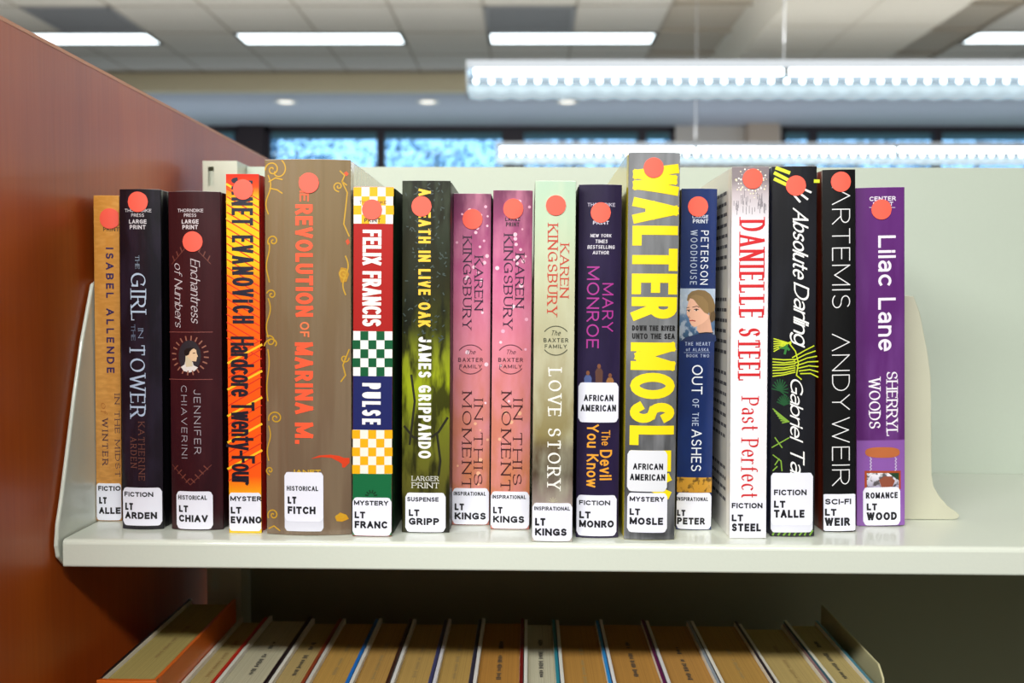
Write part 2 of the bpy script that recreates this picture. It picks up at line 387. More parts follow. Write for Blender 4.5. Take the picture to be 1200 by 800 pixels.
# ------------------------------------------------------------ the room
CZ = 2.05; FZ = -1.05; YW = 9.6; SOF = 1.90
room = None
floor = tag(box('floor', (-6, -3.2, FZ-.1), (8, YW, FZ), mat('403931', .9, mottled=.2)), kind='structure')
WALL = mat('a89e8c', .9)
ceil_m = mat('d6cfc0', .95)
ceiling = G().box(-6, -3.2, CZ+.02, 8, 8.01, CZ+.12).build('ceiling', mat('b8b0a0', .9)); tag(ceiling, kind='structure')
tile_m = mat('cfccc2', .95, mottled=.06, bscale=(40, 40, 40)); g_ = .61
tm = G().box(.006, .006, 0, g_-.006, g_-.006, .016).build('ceiling_tile', tile_m, ceiling); tm.location = (.30, 4.35, CZ+.002)
first = True
skip = set()
rows = [6.79+g_*k for k in range(-4, 2)]
for ri, y in enumerate(rows):
    for k in range(-8, 2):
        x = .30+g_*k
        if abs(y-6.79) < .01 and k in (-1, 0, -4, -3, -7, -6): hf = True
        else: hf = False
        if abs(y-6.18) < .01 and k in (-1, -6): continue
        if k == 1: continue
        if first: o = tm; first = False
        else: o = tm.copy(); COL.objects.link(o)
        if hf: o.location = (x, y+.305, CZ+.002); o.scale = (1, .5, 1)
        else: o.location = (x, y, CZ+.002)
    for k in range(0, 6):
        if abs(y-6.79) < .01 and k in (0, 1): hf = True
        else: hf = False
        o = tm.copy(); COL.objects.link(o)
        o.location = (3.16+g_*k, y+(.305 if hf else 0), CZ+.002)
        if hf: o.scale = (1, .5, 1)
# runners between the tiles
bar = G()
for k in range(-8, 3): bar.box(.30+g_*k-.007, 4.3, CZ-.002, .30+g_*k+.007, 8.0, CZ+.02)
for k in range(-8, 3): pass
for y in rows + [8.0-.01]: bar.box(-4.6, y-.007, CZ-.002, 1.5, y+.007, CZ+.02); bar.box(2.6, y-.007, CZ-.002, 6.9, y+.007, CZ+.02)
for k in range(0, 7): bar.box(3.16+g_*k-.007, 4.3, CZ-.002, 3.16+g_*k+.007, 8.0, CZ+.02)
tag(bar.build('trim_1', mat('a29a8b', .6)), kind='structure')
# lowered bulkhead running away from the camera
bk = G().prism([(1.42, CZ+.02), (1.53, CZ-.13), (2.62, CZ-.13), (2.66, CZ+.02)], lambda p, t: (p[0], t, p[1]), 4.3, 8.0).build('ceiling', mat('cfcbbe', .95))
bk.name = 'ceiling_bulkhead'; tag(bk, kind='structure')
jt = G()
for k in range(6): jt.box(1.54, rows[k]-.004, CZ-.1325, 2.61, rows[k]+.004, CZ-.131)
jt.box(2.07, 4.35, CZ-.1325, 2.078, 8.0, CZ-.131)
jt.build('panel_joint', mat('b5ae9e', .9), bk)
# upstand and the lower soffit by the windows
tag(box('wall_upstand', (-6, 8.01, SOF), (8, 8.10, CZ+.12), mat('ddd3b4', .9)), kind='structure')
tag(box('ceiling_soffit', (-6, 8.10, SOF), (8, YW+.1, SOF+.08), mat('b3b5bb', .8)), kind='structure')
# outer walls, closing the room round the photographer
tag(box('wall_left', (-6.1, -3.2, FZ), (-6, YW, CZ+.1), WALL), kind='structure')
tag(box('wall_right', (8, -3.2, FZ), (8.1, YW, CZ+.1), WALL), kind='structure')
tag(box('wall_rear', (-6, -3.3, FZ), (8, -3.2, CZ+.1), WALL), kind='structure')
wx = lambda u: (u-620)*.008727
WINS = [(-3.9, wx(280), []), (wx(311), wx(788), [446, 600, 750]), (wx(910), wx(1330), [947, 1090])]
wf = G(); WT = SOF-.0; WB = .35
xs = [-6, -3.9, wx(280), wx(311), wx(788), wx(910), wx(1330), 8]
for a, b in ((-6, -3.9), (wx(280), wx(311)), (wx(788), wx(910)), (wx(1330), 8)): wf.box(a, YW, FZ, b, YW+.12, SOF)
for a, b in ((-3.9, wx(280)), (wx(311), wx(788)), (wx(910), wx(1330))): wf.box(a, YW, FZ, b, YW+.12, WB)
tag(wf.build('wall_back', mat('c9beb0', .9)), kind='structure')
tag(box('trim_2', (wx(868), YW-.16, FZ), (wx(903), YW, SOF), mat('b9a692', .9)), kind='structure')
tag(box('trim_3', (wx(280), YW-.05, FZ), (wx(311), YW, SOF), mat('2a1f22', .5)), kind='structure')
gm = bpy.data.materials.new('window_glass'); gm.use_nodes = True; nt = gm.node_tree; nt.nodes.remove(nt.nodes['Principled BSDF'])
t_ = nt.nodes.new('ShaderNodeBsdfTransparent'); t_.inputs[0].default_value = (.86, .93, .98, 1); gl = nt.nodes.new('ShaderNodeBsdfGlossy'); gl.inputs['Roughness'].default_value = .02
ms = nt.nodes.new('ShaderNodeMixShader'); ms.inputs[0].default_value = .06; nt.links.new(t_.outputs[0], ms.inputs[1]); nt.links.new(gl.outputs[0], ms.inputs[2])
nt.links.new(ms.outputs[0], nt.nodes['Material Output'].inputs[0])
DK = mat('2b2126', .5)
for i, (a, b, mul) in enumerate(WINS):
    w = empty('window_%d' % (i+1), ((a+b)/2, YW, WB)); tag(w, kind='structure'); cx = (a+b)/2
    fr = G(); H = SOF-WB
    fr.box(a-cx, .0, 0, b-cx, .08, .06); fr.box(a-cx, 0, H-.06, b-cx, .08, H); fr.box(a-cx, 0, 0, a-cx+.05, .08, H); fr.box(b-cx-.05, 0, 0, b-cx, .08, H)
    fr.build('window_frame', DK, w)
    cuts = [a] + [wx(u) for u in mul] + [b]
    for u in mul:
        hw = .11 if u == 600 else .04
        G().box(wx(u)-cx-hw, -.01, .06, wx(u)-cx+hw, .08, H-.06).build('mullion', DK, w)
    for c0, c1 in zip(cuts, cuts[1:]):
        G().box(c0-cx+.05, .04, .06, c1-cx-.05, .046, H-.06).build('window_pane', gm, w)
# outside: eaves, lawn and trees
tag(box('eaves_soffit', (-9, YW+.14, SOF-.02), (13, YW+.72, SOF+.12), mat('6f8498', .9)), kind='structure')
tag(box('lawn', (-30, YW+.14, FZ-.5), (34, 45, FZ-.4), mat('56703f', 1, mottled=.3)), kind='structure')
random.seed(4)
LEAF = [mat('3e6f8c', .7), mat('4e86a0', .7), mat('35607c', .7)]
TREES = [(-4.6, 16.5, 1.5), (-1.9, 18.2, 1.7), (.7, 16.8, 1.5), (3.2, 18.5, 1.7), (5.8, 17.0, 1.5), (8.6, 18.4, 1.8)]
TL = ['broad tree outside the windows, behind the first pane from the left', 'tree outside, behind the wide pane beside the thick mullion', 'small tree outside, behind the centre of the windows',
      'tree outside, behind the beige wall between the two windows', 'leafy tree outside the right window, behind its first wide pane', 'rightmost tree outside the windows']
for i, (x, y, r) in enumerate(TREES):
    t = empty('tree', (x, y, FZ-.4)); tag(t, TL[i], 'tree', 'trees outside the windows')
    G().tube((0, 0, 0), (.05, 0, 2.4), .14, .1).tube((.05, 0, 2.3), (-.6, .1, 3.6), .07, .03).tube((.05, 0, 2.3), (.7, -.1, 3.8), .07, .03).tube((.05, 0, 2.35), (.1, .2, 4.4), .08, .03).build('trunk', mat('4b4038', .9), t)
    V = []; Fc = []
    for k in range(2200):
        d = Vector((random.gauss(0, 1), random.gauss(0, 1), random.gauss(0, 1))).normalized()*random.random()**.4
        c = Vector((d.x*r, d.y*r*.8, 3.6+d.z*1.9)); u = Vector((random.uniform(-1, 1), random.uniform(-1, 1), random.uniform(-1, 1))).normalized(); w_ = u.orthogonal().normalized(); s_ = random.uniform(.04, .085)
        n = len(V); V += [c-u*s_, c+w_*s_*.5, c+u*s_, c-w_*s_*.5]; Fc.append((n, n+1, n+2, n+3))
    f = mesh('foliage', V, Fc, LEAF[i % 3], t); f['kind'] = 'stuff'

# ------------------------------------------------------------ lights and vents in the ceiling
def troffer(x0, y0, label):
    t = empty('ceiling_light', (x0, y0, CZ)); tag(t, label, 'ceiling light', 'recessed ceiling lights')
    fr = G(); L, D = 1.22, .305
    for a in ((0, 0, L, .022), (0, D-.022, L, D), (0, 0, .022, D), (L-.022, 0, L, D)): fr.box(a[0], a[1], -.006, a[2], a[3], .03)
    fr.build('frame', mat('3c4448', .5), t)
    G().box(.022, .022, -.003, L-.022, D-.022, .012).build('diffuser', mat('eefaff', .6, emit=3), t)
troffer(.30-g_, 6.79, 'rectangular lit ceiling light in the middle, directly above the suspended strip light')
troffer(.30-4*g_, 6.79, 'rectangular lit ceiling light left of centre, near no vent')
troffer(.30-7*g_, 6.79, 'leftmost lit ceiling light, cut off by the wooden end panel')
troffer(3.16, 6.79, 'lit ceiling light at the far right edge, right of the lowered ceiling band')
def vent(x0, label):
    t = empty('air_vent', (x0, 6.18, CZ)); tag(t, label, 'air vent', 'grey square air vents in the ceiling')
    fr = G().box(.0, .0, -.004, g_, .03, .02).box(0, g_-.03, -.004, g_, g_, .02).box(0, 0, -.004, .03, g_, .02).box(g_-.03, 0, -.004, g_, g_, .02)
    fr.build('frame', mat('8f9193', .6), t)
    for k in range(14): G().box(.03, .035+k*.039, 0, g_-.03, .055+k*.039, .012).build('slat', mat('85888b', .6), t)
    G().box(.03, .03, .014, g_-.03, g_-.03, .02).build('backing', mat('5b5e60', .8), t)
vent(.30-g_, 'grey square air vent in the ceiling behind the middle ceiling light, top centre')
vent(.30-6*g_, 'grey square air vent beside the leftmost ceiling light, top left')
for x, lab in ((-2.18, 'leftmost small round downlight in the soffit'), (-.91, 'middle small round downlight in the soffit'), (.33, 'small round downlight in the soffit, just below the suspended strip light')):
    d = empty('downlight', (x, 8.42, SOF)); tag(d, lab, 'downlight', 'round downlights in the soffit')
    n = 20; ring = [(math.cos(2*math.pi*k/n), math.sin(2*math.pi*k/n)) for k in range(n)]
    V = [(c*.105, s*.105, -.008) for c, s in ring] + [(c*.075, s*.075, -.008) for c, s in ring] + [(c*.105, s*.105, .0) for c, s in ring] + [(c*.07, s*.07, .0) for c, s in ring]
    Fc = []
    for k in range(n):
        j = (k+1) % n; Fc += [(k, j, n+j, n+k), (k, 2*n+k, 2*n+j, j), (n+k, n+j, 3*n+j, 3*n+k)]
    mesh('trim_ring', V, Fc, mat('d8d6d0', .5), d)
    mesh('lens', [(c*.072, s*.072, -.003) for c, s in ring], [tuple(range(n))], mat('fff6e6', .5, emit=1.1), d)

def pendant(Y, zc, x0, label, joints):
    """suspended library strip light: housing, tubes, perforated reflector, ribbed lens, end cap, cables"""
    t = empty('suspended_strip_light', (x0, Y, zc)); tag(t, label, 'strip light', 'suspended strip lights over the aisles')
    Ln = 4.7
    G().prism([(-.09, .018), (-.075, .051), (.075, .051), (.09, .018)], lambda p, s: (s, p[0], p[1]), 0, Ln).build('housing', mat('9aa3ad', .4), t)
    j = [0.012] + joints + [Ln]
    for a, b in zip(j, j[1:]):
        G().tube((a+.012, -.066, .008), (b-.012, -.066, .008), .011, n=14).build('fluorescent_tube', mat('f4fbff', .5, emit=8), t, True)
    for a in j[1:-1]: G().box(a-.012, -.08, -.006, a+.012, -.044, .02).build('lamp_holder', mat('c9d2d6', .5), t)
    # perforated reflector: a strip with round holes, lit from inside
    P = .0585; nh = int(Ln/P); V = []; Fc = []
    y = -.05; zt, zb = -.003, -.040; r = .0095; zm = (zt+zb)/2
    for k in range(nh):
        a = k*P; c = a+P/2; n0 = len(V); m = 12
        sq = []
        for i in range(m):
            an = 2*math.pi*i/m+math.pi/4; cx, cy = math.cos(an), math.sin(an); q = max(abs(cx), abs(cy)); sq.append((c+cx/q*P/2, zm+cy/q*(zt-zb)/2))
        V += [(p[0], y, p[1]) for p in sq] + [(c+math.cos(2*math.pi*i/m+math.pi/4)*r, y, zm+math.sin(2*math.pi*i/m+math.pi/4)*r) for i in range(m)]
        Fc += [(n0+i, n0+(i+1) % m, n0+m+(i+1) % m, n0+m+i) for i in range(m)]
    rf = mesh('perforated_reflector', V, Fc, mat('7d868c', .5), t)
    G().box(.01, y+.008, zb, Ln-.01, y+.012, zt).build('inner_diffuser', mat('f2fbff', .6, emit=5), t)
    # ribbed lens below
    lens = G(); V = []; Fc = []; q = .04; n = int(Ln/q)
    for k in range(n+1):
        zz = -.070 if k % 2 else -.063; x = k*q; V += [(x, -.07, -.041), (x, -.058, zz), (x, .058, zz), (x, .07, -.041)]
    for k in range(n): Fc += [(4*k+i, 4*k+4+i, 4*k+5+i, 4*k+1+i) for i in range(3)]
    mesh('ribbed_lens', V, Fc, mat('cfe6f2', .3, emit=.7), t)
    G().prism([(-.09, .05), (-.075, -.04), (-.058, -.07), (.058, -.07), (.075, -.04), (.09, .05)], lambda p, s: (s, p[0], p[1]), -.006, 0).build('end_cap', mat('d8e2e8', .5), t)
    for cx in (1.2, 3.6): G().tube((cx, 0, .051), (cx, 0, CZ-zc-.003), .0022, n=6).build('suspension_cable', mat('b8bcc0', .4), t)
pendant(3.64, .995, -.235, 'nearer, larger suspended fluorescent strip light below the ceiling, upper right', [1.19, 2.38, 3.57])
pendant(5.75, 1.04, -.20, 'farther, smaller suspended strip light showing just above the shelf back panel', [1.19, 2.38, 3.57])

# ------------------------------------------------------------ shelving unit
XL = -.2905; LIP = .574; YB = .822
steel = mat('d4dacd', .28, coat=.25, bump=.03, bscale=(500, 500, 500), mottled=.025)
steel2 = mat('bfcabb', .5, bump=.04, bscale=(700, 700, 700), mottled=.02)
unit = empty('library_shelving', (0, .82, FZ)); tag(unit, 'cream steel library shelving with a reddish wood end panel, holding the rows of books', 'shelving')
def U(name, g, m, label=None, parent=None, smooth=False):
    o = g.build(name, m, None, smooth)
    if parent is None: parent = unit; off = unit.location
    else: off = unit.location
    o.parent = parent
    if parent == unit: o.matrix_parent_inverse = Matrix.Translation(-unit.location)
    if label: o['label'] = label
    return o
# wood veneer
wm = bpy.data.materials.new('cherry_veneer'); wm.use_nodes = True; nt = wm.node_tree; b = nt.nodes['Principled BSDF']
b.inputs['Roughness'].default_value = .42; b.inputs['Coat Weight'].default_value = .12; b.inputs['Coat Roughness'].default_value = .2
n, tc = noise(nt, (14, 12, 1.6), 1, 8); n.inputs['Distortion'].default_value = .4
r = ramp(nt, [(.25, '9a400a'), (.5, 'a94b0d'), (.75, 'b95810')]); nt.links.new(n.outputs['Fac'], r.inputs[0])
n2, _ = noise(nt, (300, 260, 12), 1, 3); r2 = ramp(nt, [(.35, 'f2ece4'), (.65, 'ffffff')]); nt.links.new(n2.outputs['Fac'], r2.inputs[0])
mx = nt.nodes.new('ShaderNodeMix'); mx.data_type = 'RGBA'; mx.blend_type = 'MULTIPLY'; mx.inputs[0].default_value = .7
nt.links.new(r.outputs[0], mx.inputs[6]); nt.links.new(r2.outputs[0], mx.inputs[7]); nt.links.new(mx.outputs[2], b.inputs['Base Color'])
bp = nt.nodes.new('ShaderNodeBump'); bp.inputs['Strength'].default_value = .08; bp.inputs['Distance'].default_value = .001; nt.links.new(n2.outputs['Fac'], bp.inputs['Height']); nt.links.new(bp.outputs[0], b.inputs['Normal'])
WX = -.2960
end = U('end_panel', G().box(WX-.025, .34, FZ, WX, 1.16, .3055), wm, 'reddish cherry wood end panel')
U('edge_band', G().box(WX-.025, .34, .3055, WX+.0002, 1.16, .3078), mat('c98a63', .45), 'thin lighter edge strip')
# sheet steel shelf with a turned-down front lip
def shelf(name, z, x1):
    c = [(LIP+.0008, -.0175), (LIP, -.0165), (LIP, -.0030), (LIP+.0005, -.0014), (LIP+.0018, -.0003), (LIP+.0034, 0), (YB, 0), (YB, -.0015),
         (LIP+.0036, -.0015), (LIP+.0020, -.0025), (LIP+.0015, -.004), (LIP+.0015, -.0160), (LIP+.016, -.0160), (LIP+.016, -.0175)]
    o = U(name, G().prism(c, lambda p, t: (t, p[0], p[1]+z), XL, x1), steel)
    bevel(o, .0005, 2, 30); return o
sh1 = shelf('shelf', 0, 1.5)
sh2 = shelf('shelf', -.3435, 1.5)
for z_ in (0, -.3435):                        # shelves of the far face of the double-sided unit
    bevel(U('shelf', G().box(XL, YB+.006, z_-.0175, 1.5, 1.07, z_), steel), .001)
# scuffs on the front lip
random.seed(9)
for u, v, rr in ((277, 646, 5), (255, 645, 4), (1017, 659, 4), (985, 660, 2), (858, 660, 5), (838, 664, 3)):
    c = at_y(u, v, LIP); V = []; Fc = []
    for k in range(7):
        a0 = random.uniform(0, 360); r_ = rr*.00052*random.uniform(.5, 1); pts = [(c.x+p[0]*.001*0+p[0], c.z+p[1]) for p in arc(0, 0, r_*1.5, r_*.8, a0, a0+random.uniform(60, 160))]
        vv, ff = ribbon(pts, lambda d: .00022); kk = len(V); V += vv; Fc += [tuple(i+kk for i in q) for q in ff]
    s_ = mesh('scuff_mark', [(p.x, LIP-.00008, max(-.016, min(-.003, p.y))) for p in V], Fc, mat('a9a893', .7)); s_.parent = sh1; s_.matrix_parent_inverse = Matrix.Translation(-unit.location)
# back panels
U('back_panel', G().prism([(YB, 0), (YB, .265), (YB+.0006, .2655), (YB+.014, .2655), (YB+.014, .262), (YB+.004, .262), (YB+.004, 0)], lambda p, t: (t, p[0], p[1]), -.2475, 1.5), steel2, 'pale green-white steel back panel')
U('back_panel', G().box(-.2475, YB+.001, FZ+.1, 1.5, YB+.004, -.002), mat('8a876f', .6), 'lower steel back panel')  # shade under the shelf is put into this darker steel colour
# slotted upright post
def post(x0, x1, y, ztop):
    g = G(); sx0, sx1 = x0+.0045, x0+.0095
    zs = []; z = ztop-.013
    while z > -.5: zs.append(z); z -= .0254*1.25 if False else .0316
    def fp(a, b, za, zb): g.add([(a, y, za), (b, y, za), (b, y, zb), (a, y, zb)], [(0, 1, 2, 3)])
    prev = ztop
    for z in zs:
        fp(sx0, sx1, z+.008, prev); fp(x0, sx0, z-.008, z+.008); fp(sx1, x1, z-.008, z+.008); fp(x0, sx0, z+.008, prev); fp(sx1, x1, z+.008, prev); prev = z-.008
    fp(x0, x1, FZ+.05, prev)
    g.add([(x0, y, FZ+.05), (x0, YB+.02, FZ+.05), (x0, YB+.02, ztop), (x0, y, ztop), (x1, y, FZ+.05), (x1, YB+.02, FZ+.05), (x1, YB+.02, ztop), (x1, y, ztop)],
          [(0, 1, 2, 3), (4, 7, 6, 5), (3, 2, 6, 7)])
    g.add([(sx0-.002, y+.006, FZ+.05), (sx1+.002, y+.006, FZ+.05), (sx1+.002, y+.006, ztop), (sx0-.002, y+.006, ztop)], [(0, 1, 2, 3)])
    return g
U('upright_post', post(-.2775, -.2480, .797, .2668), mat('cfd3c2', .35, coat=.2), 'slotted steel upright post')
U('upright_post', post(1.4, 1.43, .797, .2668), mat('cfd3c2', .35, coat=.2), 'slotted steel upright post')
# end bracket of the upper shelf
pr = [(107, 345), (97, 400), (88, 465), (80, 530), (73, 585), (68.5, 615), (67, 640), (69, 653), (76, 661), (88, 663)]
bp_ = [(p.y, p.z) for p in (at_x(u, v, -.2920) for u, v in pr)]
bp_ = bp_ + [(.79, bp_[-1][1]-.012), (.79, .165), (bp_[0][0]+.012, .163), (bp_[0][0]+.003, .160)]
br = U('shelf_bracket', G().prism(bp_, lambda p, t: (t, p[0], p[1]), -.2946, -.2920), steel, 'cream steel end bracket of the upper shelf'); bevel(br, .0012, 3, 30)
edge = G()
for a, c in zip(bp_[:9], bp_[1:10]): edge.tube((-.2922, a[0]+.0015, a[1]), (-.2922, c[0]+.0015, c[1]), .0026, n=10)
e = U('rolled_edge', edge, steel, None, None, True); e.parent = br; e.matrix_parent_inverse = Matrix.Translation(-unit.location)

# bookends
def bookend(name, label, X, z0, prof, base, m):
    o = empty(name, (X, prof[0][0], z0)); tag(o, label, 'bookend', 'metal bookends')
    y0 = prof[0][0]
    p = G().prism(prof, lambda q, t: (t, q[0]-y0, q[1]), 0, .0016).build('upright_plate', m, o); bevel(p, .0005, 2)
    if base: q = G().prism(base, lambda c, t: (c[0]-X, c[1]-y0, t), .0001, .0013).build('base_plate', m, o); bevel(q, .0004, 2)
    return o
bm_ = mat('c0c0aa', .45, mottled=.04, bscale=(60, 60, 30))
YK = .646
pk = [at_y(u, v, YK) for u, v in ((1071, 347), (1078, 366), (1087, 412), (1091, 442), (1092, 556), (1094, 569), (1100, 580), (1110, 592), (1121, 600), (1125, 604), (1122, 607.6))]
pk = [(.2532, .0002), (.2528, .02), (.2494, .150), (.2505, pk[0].z+.001)] + [(p.x, max(p.z, .0002)) for p in pk] + [(pk[-1].x-.003, .0002)]
be = empty('bookend', (.2532, YK, 0)); tag(be, 'cream metal bookend on the upper shelf beside the purple book', 'bookend', 'metal bookends')
bevel(G().prism(pk, lambda p, t: (p[0]-.2532, t-YK, p[1]), YK, YK+.0016).build('upright_plate', bm_, be), .0005, 2)
bevel(G().box(.0006, .002, .0001, .034, .09, .0012).build('base_plate', bm_, be), .0003, 2)
bookend('bookend', 'beige metal bookend leaning at the right end of the lower row of books', .2455, -.3430,
        [(.640, .0), (.640, .222), (.643, .233), (.652, .2395), (.78, .2395), (.78, 0)], None, mat('b9b38c', .45))

# ------------------------------------------------------------ upper row, left to right
T = 'title_lettering'; A_ = 'author_lettering'; PB = 'publisher_lettering'
WH = 'f2f0ea'
def press(b, x0, x1, y, col, rows=('THORNDIKE', 'PRESS', 'LARGE', 'PRINT')):
    c = (x0+x1)/2; w = x1-x0
    for k, (t, f, hh, dy) in enumerate(zip(rows, (1, .48, .66, .6), (4, 4, 5, 5), (0, 5.6, 12.5, 19))):
        b.text(t, c-w*f/2, y+dy, c+w*f/2, y+dy+hh, col, PB, 'h', t=.14 if k < 2 else .2)

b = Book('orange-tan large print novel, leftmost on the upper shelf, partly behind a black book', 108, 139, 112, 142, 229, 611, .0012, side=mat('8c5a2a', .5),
         spine=lambda h: zmat(h, [(0, 'b9803f'), (.35, 'c98d45'), (1, 'd6953f')], ncol='e9ad5c', amount=.55, nscale=(140, 140, 420), lo=.42, hi=.7, coat=.15), Y=.622)
XO = 1.5
b.text('ISABEL ALLENDE', 124, 290, 134, 437, '2c1a58', A_, t=.2, gap=.5)
b.text('PRINT', 121, 266, 139, 271, '4b3524', PB, 'h', t=.16)
b.text('WINTER', 119.5, 490, 127, 545, '4a3040', T, t=.17, serif=True, thin=.5, gap=.4)
b.text('of', 118, 472, 126, 485, 'b06a30', T, t=.12, serif=True, thin=.5, shear=.2)
b.text('IN THE MIDST', 134, 461, 140.5, 559, '4a3040', T, t=.17, serif=True, thin=.5, gap=.4)
b.dot(128.7, 256)
b.label(112.5, 566, 142, 609.5, [('FICTIO', 115, 569, 141, 575, .2), ('LT', 116, 582, 125.5, 590, .22), ('ALLE', 116, 594, 141, 602, .22)], 3)

b = Book('black large print novel with silver serif title, second from the left', 137.5, 187.5, 142, 190, 221.6, 620.5, .0022, side=mat('0d0b10', .35),
         spine=lambda h: zmat(h, [(0, '0c0a12'), (.2, '1c1420'), (.75, '14101c'), (1, '0e0c14')], ncol='2c2436', amount=.5, nscale=(90, 90, 30)))
press(b, 145.5, 177, 244.5, 'd8d4d8')
b.text('THE', 158.5, 299, 163.5, 315, '9db0c4', T, serif=True, thin=.4, t=.12)
b.text('GIRL', 152.5, 319.5, 171.5, 376, 'b9cbe0', T, serif=True, thin=.35, t=.13)
b.text('THE', 153.6, 380, 158.6, 399, '7d8ea8', T, serif=True, thin=.4, t=.12)
b.text('IN', 162, 384, 168, 396, '8fa0bb', T, serif=True, thin=.4, t=.12)
b.text('TOWER', 151.5, 403.6, 171, 489, 'b3c4dc', T, serif=True, thin=.35, t=.13)
b.text('KATHERINE', 162, 494, 170, 563, '70443a', A_, serif=True, thin=.5, t=.12, gap=.3)
b.text('ARDEN', 152.5, 512, 160.5, 548, '70443a', A_, serif=True, thin=.5, t=.12, gap=.3)
b.dot(161.5, 236.5)
b.label(142.8, 571, 189, 616, [('FICTION', 145, 576, 179.5, 582, .2), ('LT', 146, 589, 156, 597.5, .22), ('ARDEN', 146, 599.5, 183.6, 608, .22)])

b = Book('dark maroon historical novel with a small cameo portrait of a woman', 193, 258, 199, 260, 224, 621.5, .0035, side=mat('120a0e', .35),
         spine=lambda h: zmat(h, [(0, '240b12'), (.3, '34101a'), (.6, '3a1218'), (1, '321016')], ncol='451a20', amount=.5, nscale=(60, 60, 14)))
press(b, 207.4, 238, 244.5, 'd6ccd0')
b.text('Enchantress', 223, 304, 235, 379, 'c9bcc0', T, t=.11, shear=.32, thin=.5, gap=.06)
b.text('of Numbers', 203, 308.5, 214, 384, 'c9bcc0', T, t=.11, shear=.32, thin=.5, gap=.06)
b.ribbon([(196.5, 389), (248, 389)], .8, '8a4a44', 'ornament_line'); b.ribbon([(196.5, 444.5), (248, 444.5)], .8, '8a4a44', 'ornament_line')
b.ribbon(None, 1.6, '9a6250', 'ornament_rays', groups=[[(222+17.5*math.cos(a), 416.5+18.5*math.sin(a)), (222+21.5*math.cos(a), 416.5+22.5*math.sin(a))] for a in [2*math.pi*k/20+.1 for k in range(20)]])
ov = b.poly([(222+13.5*math.cos(2*math.pi*k/24), 417+18.5*math.sin(2*math.pi*k/24)) for k in range(24)], '2e282e', 'cameo_portrait')
for pts, c, nm in (([(211.5, 430), (216, 427), (217, 423), (226, 424), (227, 428), (232, 430.5), (228, 434.5), (222, 436.3), (215, 434.5)], 'e6ded8', 'cameo_shoulders'),
                   ([(217.5, 416), (217, 425), (218, 430), (226, 429), (225.3, 423)], 'd8c8a8', 'cameo_neck'),
                   ([(217, 414), (222, 409.5), (227, 408), (230, 410), (230.6, 414), (232, 417.3), (230.8, 418.3), (230.8, 420), (230, 423.3), (225, 423), (219, 420)], 'eac7a0', 'cameo_face')):
    b.poly(pts, c, nm, .00018 if 'neck' not in nm else .0002, ov)
b.poly([(215.5, 411), (218, 408.5), (223, 407.2), (228.5, 407.6), (225, 409.2), (222.5, 412), (221.3, 415.5), (218, 417), (216, 415)], '1c1210', 'cameo_hair', .00024, ov)
b.ribbon([(226.5, 413.6), (228.6, 413.4)], .9, '3a2018', 'cameo_eye', .00026)
b.text('JENNIFER', 227, 456.5, 235.6, 532, 'a8a0a8', A_, t=.1, gap=.42)
b.text('CHIAVERINI', 211.5, 451.6, 219.6, 537, 'a8a0a8', A_, t=.1, gap=.42)
b.ribbon([(200, 545), (223, 568), (247, 545)], .8, '70382e', 'ornament_line')
b.ribbon(None, 1.4, '70382e', 'ornament_rays', groups=[[(203+k*5, 550+k*5), (207+k*5, 546+k*5)] for k in range(4)] + [[(243-k*5, 550+k*5), (239-k*5, 546+k*5)] for k in range(4)])
b.ribbon([(200, 309), (223, 284), (246, 309)], .8, '70382e', 'ornament_line')
b.ribbon(None, 1.4, '70382e', 'ornament_rays', groups=[[(201+k*5, 300-k*5), (203+k*5, 305-k*5)] for k in range(3)] + [[(245-k*5, 300-k*5), (243-k*5, 305-k*5)] for k in range(3)])
b.dot(225.7, 283)
b.label(205.6, 575.5, 249, 620, [('HISTORICAL', 208, 580, 242.5, 585.5, .17), ('LT', 209, 592, 220.6, 600, .22), ('CHIAV', 209, 603, 243.5, 611.5, .22)])

b = Book('slim orange and yellow mystery with navy lettering, left of the thick brown book', 264.5, 303, 267.5, 307.5, 204, 624.5, .0004, side=mat('a8150f', .4), depth=.15,
         spine=lambda h: zmat(h, [(0, 'f0c818'), (.10, 'f0b018'), (.16, 'ff5a14'), (.5, 'ff5c10'), (.70, 'ff7a10'), (.765, 'f8cc1c'), (.93, 'f8c018'), (.965, 'f04a14'), (1, 'e8240c')], coat=.5))
st = []
for k in range(22):
    y = 212+k*9.2
    if y < 400: st.append([(266, y), (303.5, y+22)])
for k in range(14): st.append([(268, 420+k*11), (306, 398+k*11)])
b.ribbon(None, 1.3, 'e0300e', 'stripe_pattern', groups=st, layer=.00008)
b.ribbon(None, 2.6, 'f8c01c', 'stripe_pattern', groups=[[(267.5, 425+k*31), (306, 404+k*31)] for k in range(5)] + [[(266, 216+k*20), (280, 224+k*20)] for k in range(3)], layer=.0001)
b.text('JANET EVANOViCH', 271, 208, 297.5, 379, '141028', A_, t=.15, gap=.12)
b.text('Hardcore Twenty-Four', 270, 394, 299, 568, '1a1020', T, t=.125, gap=.08)
b.dot(285, 222)
b.label(268.3, 577, 307.3, 622, [('MYSTER', 270, 581, 306.5, 587, .2), ('LT', 270.5, 593.5, 283, 601.5, .22), ('EVANO', 270.5, 604.6, 306.5, 613, .22)], 3)

